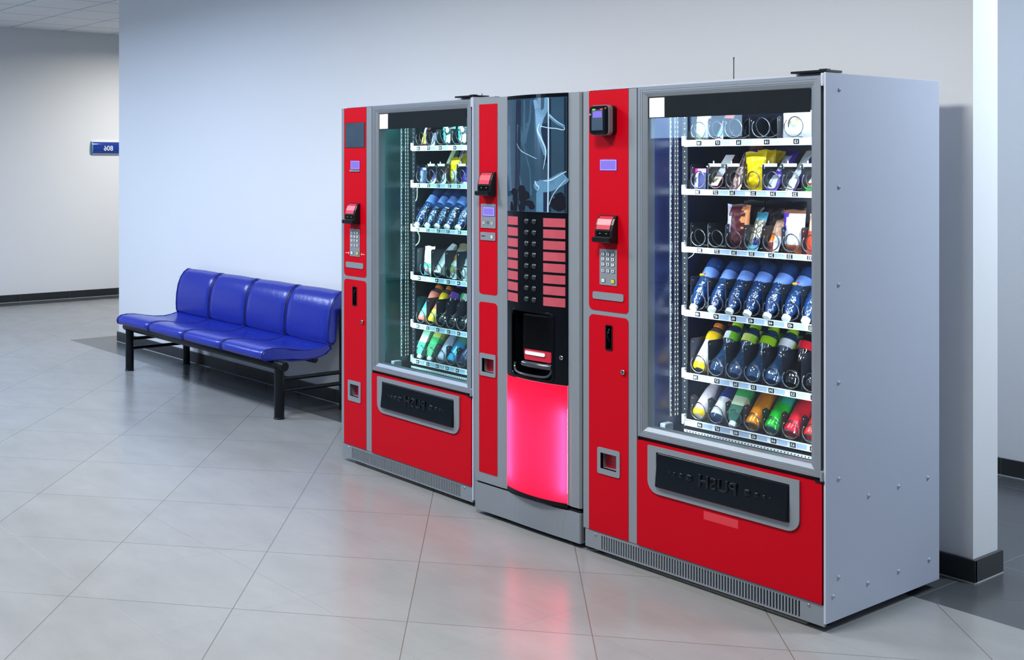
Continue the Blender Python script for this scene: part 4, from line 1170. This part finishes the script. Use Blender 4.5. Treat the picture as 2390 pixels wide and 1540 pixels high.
def bag(name, cat, label, group, w, h, t, zone, seed=0, crimp=0.07, bend=0.0, wr=0.0016):
    """pillow pack: welded top and bottom edges, puffed and creased middle"""
    r = thing(name, label, cat, group=group)
    mb = MB()
    nx, ny = 16, 22
    rn = random.Random(seed)
    ph = [rn.uniform(0, 6.28) for _ in range(6)]
    def pt(i, j, side):
        fx, fy = i / nx, j / ny
        k = (1 - abs(2 * fx - 1) ** 2.6) ** 0.7
        gy = min(1.0, max(0.0, (min(fy, 1 - fy) - crimp) / 0.16))
        k *= gy ** 0.6 if gy > 0 else 0
        pinch = 1 - 0.10 * (1 - abs(2 * fy - 1) ** 3) * (t / w) * 1.6
        x = (fx - 0.5) * w * pinch
        z = fy * h
        y = side * (t / 2 * k)
        c = wr * k * (sin(23 * fx + 9 * fy + ph[0]) + sin(31 * fy - 12 * fx + ph[1]) + 0.7 * sin(47 * fx + ph[2]) * sin(29 * fy + ph[3]))
        if gy <= 0: y += 0.0012 * sin(60 * fx + ph[4]) + side * 0.0004; z += 0.002 * sin(9 * fx + ph[5])
        return (x, y + side * c + bend * (fy - 0.5) ** 2, z)
    G = {}
    for side in (-1, 1):
        for i in range(nx + 1):
            for j in range(ny + 1):
                edge = i in (0, nx) or j in (0, ny)
                key = (i, j, 0 if edge else side)
                if key not in G: G[key] = mb.v(pt(i, j, 0.0 if edge else side))
    for side in (-1, 1):
        for i in range(nx):
            for j in range(ny):
                q = [(i, j), (i + 1, j), (i + 1, j + 1), (i, j + 1)]
                vs = [G[(a, b, 0 if (a in (0, nx) or b in (0, ny)) else side)] for a, b in q]
                mb.use(zone((i + 0.5) / nx, (j + 0.5) / ny))
                mb.face(vs if side < 0 else list(reversed(vs)), True)
    mb.build('wrapper', r, angle=70)
    return r
def pack_box(name, cat, label, group, w, h, t, front, side, bands=()):
    r = thing(name, label, cat, group=group)
    mb = MB(side); mb.box(-w / 2, w / 2, -t / 2, t / 2, 0, h, 0.0012); mb.build('carton_sleeve', r)
    mb = MB(front); mb.box(-w / 2 + 0.0015, w / 2 - 0.0015, -t / 2 - 0.0005, -t / 2, 0.0015, h - 0.0015)
    for (a, b, c, d, m) in bands:
        mb.use(m); mb.box(-w / 2 + w * a, -w / 2 + w * b, -t / 2 - 0.0010, -t / 2 - 0.0004, h * c, h * d)
    mb.build('printed_front', r)
    return r
W1, W2 = WHERE[id(VM1)], WHERE[id(VM2)]
G1, G2 = GROUPN[id(VM1)], GROUPN[id(VM2)]
white, cream, lilac, violet, purple = pm(240, 240, 245), pm(238, 228, 205), pm(196, 192, 235), pm(90, 50, 190), pm(70, 30, 130)
yellow, teal, skyb, orange, maroon = pm(255, 214, 0), pm(60, 200, 180), pm(110, 200, 235), pm(245, 130, 30), pm(84, 22, 34)
lime, green, pinkc, magenta, brown = pm(185, 235, 20), pm(20, 170, 70), pm(240, 150, 185), pm(220, 40, 150), pm(120, 70, 50)
red_, navy, coral, peach, tan = pm(225, 20, 45), pm(25, 40, 130), pm(250, 130, 110), pm(240, 190, 165), pm(205, 180, 150)
foil, smoke, palegreen = pm(190, 185, 170, 0.2, 0.6), pm(28, 26, 34, 0.2), pm(215, 228, 165)
darkgreen, ivory, rose, bronze = pm(20, 105, 80), pm(225, 225, 215), pm(235, 95, 130), pm(150, 110, 105, 0.2, 0.4)
def rows(*spec):
    """zone by height: (upper limit, material)..."""
    def z(fx, fy):
        for lim, m in spec:
            if fy < lim: return m
        return spec[-1][1]
    return z
# --- machine at the wall end
R0, R1, R2, R3, R4, R5 = [z - 0.003 for z in RAIL_T]
snk = lambda m: 'snack packs ' + GROUPN[id(m)]
def stripes(a, b, n, k=0.0):
    return lambda fx, fy: a if int((fx + k * fy) * n) % 2 else b
place(VM1, bag('crisp_bag', 'snack bag', 'pale green crisp bag above tag 18, top tray, ' + W1, snk(VM1), 0.066, 0.115, 0.040, lambda fx, fy: (palegreen if (fx < 0.6 or int(fy * 14) % 2) else lilac), 1), COLS[0] - 0.016, 0.276, R0, 6)
place(VM1, bag('snack_pouch', 'snack pack', 'white and blue slim pouch above tag 17, top tray, ' + W1, snk(VM1), 0.042, 0.125, 0.020, rows((0.12, white), (0.34, skyb), (0.62, lilac), (0.72, white), (0.92, coral), (1, white)), 2), COLS[1] - 0.010, 0.264, R0, 35)
def z13(fx, fy):
    if (fx - 0.42) ** 2 + ((fy - 0.38) * 1.5) ** 2 < 0.006: return pm(120, 215, 180)
    if abs(fy - 0.50 - 0.3 * (fx - 0.5)) < 0.035 and 0.25 < fx < 0.6: return pm(190, 160, 120)
    return yellow if (fy > 0.86 and 0.3 < fx < 0.6) else white
place(VM1, bag('crisp_bag', 'snack bag', 'big white crisp bag above tag 13, top tray, ' + W1, snk(VM1), 0.118, 0.135, 0.055, z13, 3), 0.742, 0.276, R0 - 0.006, 4, 12)
place(VM1, pack_box('biscuit_box', 'snack pack', 'small pink and purple box above tag 28, ' + W1, snk(VM1), 0.068, 0.080, 0.030, lilac, pm(30, 30, 90), [(0.0, 0.14, 0, 0.98, pinkc), (0.02, 0.44, 0.76, 0.98, magenta), (0.5, 1.0, 0.0, 0.80, pm(40, 44, 110)), (0.52, 0.98, 0.84, 0.98, pinkc)]), COLS[0] - 0.020, 0.266, R1, 5)
r = pack_box('biscuit_box', 'snack pack', 'leaning white box with crimson side above tag 27, ' + W1, snk(VM1), 0.042, 0.165, 0.024, white, pm(120, 20, 45), [(0.0, 1.0, 0.0, 0.30, cream), (0.1, 0.7, 0.10, 0.22, tan), (0, 1, 0.30, 0.315, red_)])
place(VM1, r, COLS[1] - 0.026, 0.252, R1, 44)
place(VM1, bag('wafer_pack', 'snack pack', 'leaning brown foil pack above tag 26, ' + W1, snk(VM1), 0.050, 0.170, 0.024, stripes(bronze, pm(215, 190, 190), 5, 0.6), 4), COLS[2] - 0.016, 0.254, R1, 35)
place(VM1, bag('crisp_bag', 'snack bag', 'bright yellow bag standing above tag 25, ' + W1, snk(VM1), 0.086, 0.142, 0.036, rows((1.0, yellow)), 5), COLS[3] - 0.010, 0.260, R1, 3)
place(VM1, bag('crisp_bag', 'snack bag', 'yellow bag behind the front yellow bag above tag 25, ' + W1, snk(VM1), 0.076, 0.150, 0.036, rows((1.0, yellow)), 6), COLS[3] - 0.006, 0.319, R1, 4)
place(VM1, bag('crisp_bag', 'snack bag', 'rearmost dull yellow bag above tag 25, ' + W1, snk(VM1), 0.076, 0.146, 0.036, rows((1.0, pm(200, 170, 20))), 7), COLS[3] - 0.004, 0.376, R1, 4)
place(VM1, bag('wafer_pack', 'snack pack', 'purple and brown foil pack behind the one above tag 26, ' + W1, snk(VM1), 0.055, 0.190, 0.024, rows((0.75, bronze), (0.88, purple), (1, brown)), 8), COLS[2] - 0.004, 0.314, R1, 22)
place(VM1, bag('chocolate_bar', 'snack pack', 'leaning purple and white wrapped bar above tag 24, ' + W1, snk(VM1), 0.052, 0.205, 0.020, lambda fx, fy: (violet if (fy < 0.05 or 0.36 < fy < 0.45 or fy > 0.86 or fx > 0.72) else pm(215, 220, 240)), 9), COLS[4] - 0.018, 0.249, R1, 46)
place(VM1, bag('chocolate_bar', 'snack pack', 'white bar with purple edge above tag 23, ' + W1, snk(VM1), 0.046, 0.205, 0.018, lambda fx, fy: (purple if fx > 0.80 else (red_ if fx < 0.06 else white)), 10), COLS[5] - 0.022, 0.251, R1, 45)
place(VM1, bag('chocolate_bar', 'snack pack', 'green-footed white bar at the door frame, tag 22, ' + W1, snk(VM1), 0.048, 0.190, 0.018, rows((0.12, pm(60, 190, 60)), (0.18, red_), (1, white)), 11), COLS[6] - 0.020, 0.252, R1, 44)
def z36(fx, fy):
    if fx < 0.16: return pm(205, 200, 230)
    if fx < 0.30 and 0.35 < fy < 0.75: return lilac
    if fy > 0.44 and fx > 0.78 + 0.12 * sin(fy * 26): return pm(240, 150, 90)
    return maroon
place(VM1, bag('crisp_bag', 'snack bag', 'tall dark maroon bag above tag 36, ' + W1, snk(VM1), 0.098, 0.168, 0.046, z36, 12), COLS[2] - 0.011, 0.266, R2, 4)
for k, u in enumerate((COLS[2] + 0.004, COLS[3] + 0.02, COLS[4] + 0.02)):
    place(VM1, bag('crisp_bag', 'snack bag', ['black-brown bag behind the maroon bag above tag 36, ', 'dark bag top behind the blue pack above tag 35, ', 'dark bag top behind the peach pack above tag 34, '][k] + W1, snk(VM1), 0.092, 0.182, 0.04, rows((0.88, pm(40, 14, 22)), (1, smoke)), 20 + k), u, 0.335, R2, 4)
place(VM1, bag('sesame_bar', 'snack pack', 'silver bar with sky blue ends above tag 35, ' + W1, snk(VM1), 0.048, 0.160, 0.018, lambda fx, fy: (skyb if (fy < 0.12 or fy > 0.78) else (pm(70, 190, 80) if (fx < 0.15 and fy < 0.3) else (navy if (fy < 0.34 and fx > 0.5) else foil))), 13), COLS[3] - 0.018, 0.250, R2 - 0.002, 28)
place(VM1, bag('sesame_bar', 'snack pack', 'blue bar top behind the silver bar above tag 35, ' + W1, snk(VM1), 0.050, 0.165, 0.018, rows((0.7, foil), (1, pm(50, 140, 200))), 14), COLS[3] - 0.006, 0.304, R2, 20)
place(VM1, bag('snack_pouch', 'snack pack', 'peach and white pack with berries above tag 34, ' + W1, snk(VM1), 0.052, 0.145, 0.022, lambda fx, fy: (white if (fx > 0.55 and fy < 0.4) else (orange if (0.25 < fy < 0.5 and fx < 0.5) else (pm(150, 60, 60) if fy < 0.25 else peach))), 15), COLS[4] - 0.016, 0.254, R2, 33)
def z33(fx, fy):
    if fy > 0.92: return brown
    if fy < 0.20: return pm(190, 100, 60)
    if fx < 0.32 - 0.2 * (1 - fy): return violet
    if 0.25 < fx < 0.6 and 0.36 < fy < 0.62 and int((fx - fy) * 40) % 2: return lilac
    return pm(235, 230, 240)
place(VM1, bag('crisp_bag', 'snack bag', 'white and violet bag with brown foot above tag 33, ' + W1, snk(VM1), 0.088, 0.155, 0.040, z33, 16), COLS[5] - 0.012, 0.264, R2, 3)
place(VM1, bag('crisp_bag', 'snack bag', 'orange-red bag cut off by the door frame above tag 32, ' + W1, snk(VM1), 0.076, 0.150, 0.036, rows((0.55, pm(235, 80, 50)), (1, peach)), 17), COLS[6] - 0.006, 0.260, R2 - 0.002, 14)
dk = lambda m: 'bottled drinks ' + GROUPN[id(m)]
yl = pm(255, 205, 20, 0.2)
place(VM1, juice('yellow juice bottle with orange cap above tag 58, ' + W1, dk(VM1), yl, lilac, orange, ivory), COLS[0] - 0.006, 0.245, R4, 39)
place(VM1, juice('orange-capped juice bottle behind the yellow juice above tag 58, ' + W1, dk(VM1), pm(150, 60, 40, 0.2), maroon, pm(225, 80, 30)), COLS[0] + 0.0, 0.332, R4, 38)
for k, (l1, l2, word) in enumerate(((pm(130, 210, 40), white, 'white and green'), (pm(190, 235, 70), pm(225, 235, 120), 'pale lime'), (lime, lime, 'all lime'), (lime, white, 'half-white half-lime'))):
    place(VM1, waist('clear bottle with %s label above tag %d, %s' % (word, 57 - k, W1), dk(VM1), PET_CLEAR, l1, lime, l2), COLS[1 + k] - 0.006, 0.242, R4, 38, 20 * k)
    place(VM1, waist('clear bottle behind the front one above tag %d, %s' % (57 - k, W1), dk(VM1), PET_CLEAR, l1, lime, l2), COLS[1 + k] - 0.004, 0.332, R4, 38)
cola = bottle_mat('dark_cola_plastic', (0.012, 0.010, 0.016, 1), 0.03, 0.3, 30, 1.3, 0.0, 0.0)
place(VM1, waist('dark cola bottle with pink and red label above tag 53, ' + W1, dk(VM1), cola, rose, pm(60, 110, 60), red_), COLS[5] - 0.004, 0.242, R4, 36, 70)
place(VM1, waist('dark cola bottle at the door frame, tag 52, ' + W1, dk(VM1), cola, rose, red_, rose), COLS[6] - 0.004, 0.242, R4, 36)
yog = [(0.016, 0.0), (0.026, 0.003), (0.0300, 0.012), (0.0305, 0.018), (0.0305, 0.090), (0.0290, 0.120), (0.0235, 0.150), (0.0190, 0.172), (0.0175, 0.185)]
pk = pm(235, 222, 232)
place(VM1, drink_bottle('yogurt_bottle', 'pinkish white yogurt bottle with yellow base above tag 68, ' + W1, dk(VM1), yog, [yellow, yellow, yellow, pk, pk, pk, pm(215, 205, 200), pk], [('bottle_cap', [(0.018, 0.183), (0.0195, 0.185), (0.0195, 0.200), (0.018, 0.203)], white, CAPR)]), COLS[0] - 0.008, 0.240, R5, 48)
place(VM1, drink_bottle('yogurt_bottle', 'navy bottle with white lower half above tag 67, ' + W1, dk(VM1), yog, [PET_CLEAR, PET_CLEAR, pm(225, 228, 235), pm(225, 228, 235), navy, navy, navy, navy], [('bottle_cap', [(0.018, 0.183), (0.0195, 0.185), (0.0195, 0.200), (0.018, 0.203)], navy, CAPR)]), COLS[1] - 0.006, 0.240, R5, 46)
place(VM1, carton('green carton lying cap down above tag 66, ' + W1, dk(VM1), darkgreen, pm(215, 225, 190), white, pm(60, 190, 100)), COLS[2] - 0.008, 0.225, R5, 40, 4)
cn = lambda m: 'drink cans ' + GROUPN[id(m)]
place(VM1, can('orange drink can above tag 65, ' + W1, cn(VM1), pm(255, 150, 15, 0.22, 0.25)), COLS[3] - 0.006, 0.238, R5, 46)
place(VM1, can('bright green drink can above tag 64, ' + W1, cn(VM1), pm(20, 190, 50, 0.22, 0.25), pm(40, 180, 160, 0.22, 0.25)), COLS[4] - 0.006, 0.238, R5, 46)
place(VM1, can('red drink can above tag 63, ' + W1, cn(VM1), pm(230, 25, 50, 0.22, 0.25)), COLS[5] - 0.006, 0.238, R5, 45)
place(VM1, can('red drink can at the door frame, tag 62, ' + W1, cn(VM1), pm(235, 50, 50, 0.22, 0.25)), COLS[6] - 0.006, 0.238, R5, 45)
# --- machine beside the bench
place(VM2, bag('snack_pouch', 'snack pack', 'yellow and maroon slim pack above tag 18, top tray, ' + W2, snk(VM2), 0.046, 0.125, 0.020, lambda fx, fy: (maroon if (fy < 0.08 or (fy > 0.62 and fx > 0.55)) else (pm(250, 200, 90) if fy < 0.55 else pm(235, 215, 225))), 31), COLS[0] - 0.020, 0.259, R0, 20)
place(VM2, bag('snack_pouch', 'snack pack', 'tiny lilac and white bar above tag 17, top tray, ' + W2, snk(VM2), 0.030, 0.070, 0.014, rows((0.3, white), (0.7, lilac), (1, pm(200, 170, 190))), 32), COLS[1] - 0.024, 0.259, R0, 18)
def cookie_bag(label, seed):
    dk_ = pm(24, 52, 62, 0.15)
    r = bag('cookie_bag', 'snack bag', label, snk(VM2), 0.098, 0.135, 0.036, lambda fx, fy: (teal if abs(fx - 0.30 + 0.30 * (fy - 0.4)) < 0.09 else (teal if fx > 0.92 else dk_)), seed)
    rn = random.Random(seed)
    for (x, z) in ((-0.004, 0.095), (0.006, 0.074), (0.010, 0.040), (0.028, 0.042), (0.004, 0.026), (0.026, 0.022)):
        mb = MB(pm(245, 245, 238)); mb.dome((x, -0.0165, z), 0.0135, 0.0055, 14)
        mb.use(pm(120, 110, 90))
        for q in ((-0.004, 0.003), (0.004, 0.002), (0.0, -0.005)): mb.dome((x + q[0], -0.0205, z + q[1]), 0.0011, 0.0008, 6)
        mb.build('cookie', r)
    return r
place(VM2, cookie_bag('teal striped cookie bag above tag 15, top tray, ' + W2, 33), 0.518, 0.276, R0, 5)
place(VM2, cookie_bag('teal striped cookie bag above tag 14, top tray, ' + W2, 34), 0.628, 0.276, R0, 5)
place(VM2, pack_box('biscuit_box', 'snack pack', 'small violet and white box above tag 28, ' + W2, snk(VM2), 0.058, 0.080, 0.030, pm(200, 205, 240), pm(35, 50, 110), [(0, 0.12, 0, 0.9, pinkc), (0.0, 0.45, 0.80, 0.98, violet), (0.5, 1.0, 0.0, 0.84, pm(50, 70, 120))]), COLS[0] - 0.018, 0.266, R1, 5)
place(VM2, bag('chocolate_bar', 'snack pack', 'purple bar with cream foot above tag 27, ' + W2, snk(VM2), 0.044, 0.105, 0.018, lambda fx, fy: (cream if fy < 0.22 else (violet if 0.2 < fx < 0.85 and fy < 0.8 else white)), 35), COLS[1] - 0.022, 0.252, R1, 38)
place(VM2, bag('wafer_pack', 'snack pack', 'pink and white wafer pack above tag 26, ' + W2, snk(VM2), 0.046, 0.150, 0.020, lambda fx, fy: (rose if (0.36 < fy < 0.48) else (pm(215, 185, 215) if fx < 0.25 else white)), 36), COLS[2] - 0.022, 0.254, R1, 33)
place(VM2, pack_box('biscuit_box', 'snack pack', 'pale green box top behind the one above tag 27, ' + W2, snk(VM2), 0.034, 0.185, 0.022, pm(225, 232, 190), pm(150, 165, 110), [(0, 1, 0.50, 0.56, maroon)]), COLS[1] + 0.000, 0.299, R1, 30)
place(VM2, bag('crisp_bag', 'snack bag', 'yellow and white bag above tag 25, ' + W2, snk(VM2), 0.070, 0.130, 0.032, lambda fx, fy: (white if (fx > 0.45 and fy < 0.5) else yellow), 37), COLS[3] - 0.014, 0.264, R1, 4)
place(VM2, bag('crisp_bag', 'snack bag', 'plain yellow bag behind the yellow and white one, ' + W2, snk(VM2), 0.078, 0.150, 0.036, rows((1, yellow)), 38), COLS[3] + 0.000, 0.326, R1, 4)
place(VM2, bag('wafer_pack', 'snack pack', 'purple striped wrapper behind the pink pack above tag 26, ' + W2, snk(VM2), 0.062, 0.195, 0.022, stripes(purple, pm(225, 215, 235), 6, 0.4), 39), COLS[2] + 0.000, 0.334, R1, 18)
place(VM2, bag('chocolate_bar', 'snack pack', 'violet wrapped bar above tag 24, ' + W2, snk(VM2), 0.056, 0.120, 0.020, rows((0.08, white), (1, violet)), 40), COLS[4] - 0.016, 0.254, R1, 28)
place(VM2, bag('sandwich_pouch', 'snack pack', 'clear and white pouch with turquoise foot above tag 48, ' + W2, snk(VM2), 0.078, 0.148, 0.034, lambda fx, fy: (pm(90, 190, 200) if (fy < 0.42 and (fx < 0.28 or fy > 0.32)) else (pm(225, 120, 150) if (fy < 0.25 and 0.4 < fx < 0.6) else (pm(120, 205, 60) if (0.25 < fy < 0.3 and fx > 0.45) else (pm(190, 205, 205) if (fx - 0.6) ** 2 + (fy - 0.68) ** 2 < 0.02 else pm(232, 240, 240))))), 41), 0.376, 0.272, R3, 3)
r = thing('sandwich_wedge', 'white wedge sandwich pack leaning back above tag 46, ' + W2, 'snack pack', group=snk(VM2))
mb = MB(pm(232, 232, 236)); mb.rings([[(-0.028, -0.018, 0), (0.028, -0.018, 0), (0.028, 0.030, 0.004), (-0.028, 0.030, 0.004)], [(-0.026, -0.016, 0.115), (0.030, -0.016, 0.12), (0.030, 0.020, 0.12), (-0.026, 0.020, 0.115)], [(-0.010, -0.004, 0.182), (0.024, -0.004, 0.175), (0.024, 0.004, 0.175), (-0.010, 0.004, 0.182)]]); mb.build('wrapper', r)
mb = MB(pm(210, 40, 60)); mb.box(-0.022, -0.008, -0.0195, -0.0172, 0.008, 0.022); mb.build('red_sticker', r)
place(VM2, r, 0.460, 0.259, R3 + 0.002, 36)
place(VM2, bag('bread_bag', 'snack bag', 'brown and orange bread bag above tag 45, ' + W2, snk(VM2), 0.070, 0.190, 0.040, lambda fx, fy: (pm(225, 130, 50) if 0.46 < fy < 0.56 else (pm(120, 210, 50) if ((fx - 0.4) ** 2 + (fy - 0.27) ** 2 < 0.008) else (white if fy < 0.12 or 0.33 < fy < 0.46 else pm(190, 165, 135)))), 42), 0.560, 0.259, R3, 28)
place(VM2, bag('sandwich_pouch', 'snack pack', 'white pack with dark print above tag 44, ' + W2, snk(VM2), 0.072, 0.150, 0.034, lambda fx, fy: (M['ink'] if (0.40 < fy < 0.45 and 0.3 < fx < 0.8) else (skyb if fy > 0.7 else white)), 43), 0.643, 0.260, R3 - 0.002, 26)
place(VM2, juice('coral juice bottle with teal sleeve above tag 58, ' + W2, dk(VM2), coral, pm(70, 205, 200), orange, pm(150, 225, 215)), COLS[0] - 0.006, 0.245, R4, 34)
place(VM2, juice('yellow juice bottle with orange cap above tag 57, ' + W2, dk(VM2), yl, coral, orange, pm(250, 215, 80)), COLS[1] - 0.006, 0.245, R4, 36)
place(VM2, juice('juice bottle cap behind the one above tag 57, ' + W2, dk(VM2), pm(150, 60, 40, 0.2), maroon, pm(225, 90, 40)), COLS[1], 0.332, R4, 35)
place(VM2, waist('purple-topped dark bottle above tag 56, ' + W2, dk(VM2), cola, pm(130, 70, 190), pm(60, 40, 170)), COLS[2] - 0.004, 0.242, R4, 34)
place(VM2, waist('dark bottle with white and green label above tag 55, ' + W2, dk(VM2), cola, pm(225, 235, 225), green, pm(70, 200, 120)), COLS[3] - 0.004, 0.242, R4, 34)
place(VM2, waist('dark bottle beside the door frame above tag 54, ' + W2, dk(VM2), cola, rose, red_), COLS[4] - 0.004, 0.242, R4, 34)
place(VM2, carton('mint and white carton lying cap down above tag 68, ' + W2, dk(VM2), pm(90, 195, 150), ivory, white, pm(170, 225, 190)), COLS[0] - 0.010, 0.225, R5, 30, 4)
place(VM2, carton('green and yellow carton lying cap down above tag 67, ' + W2, dk(VM2), pm(30, 160, 95), pm(60, 190, 110), white, pm(225, 220, 110)), COLS[1] - 0.010, 0.225, R5, 33, 4)
lil = pm(205, 200, 228)
place(VM2, drink_bottle('yogurt_bottle', 'pale lilac bottle above tag 66, ' + W2, dk(VM2), yog, [lil] * 8, [('bottle_cap', [(0.018, 0.183), (0.0195, 0.185), (0.0195, 0.200), (0.018, 0.203)], white, CAPR)]), COLS[2] - 0.006, 0.240, R5, 38)
place(VM2, can('sky blue drink can with fruit print above tag 65, ' + W2, cn(VM2), pm(60, 170, 225, 0.22, 0.25), pm(90, 180, 150, 0.22, 0.25)), COLS[3] - 0.006, 0.238, R5, 38)
place(VM2, can('dark navy drink can above tag 64, ' + W2, cn(VM2), pm(30, 36, 80, 0.22, 0.35)), COLS[4] - 0.006, 0.238, R5, 38)
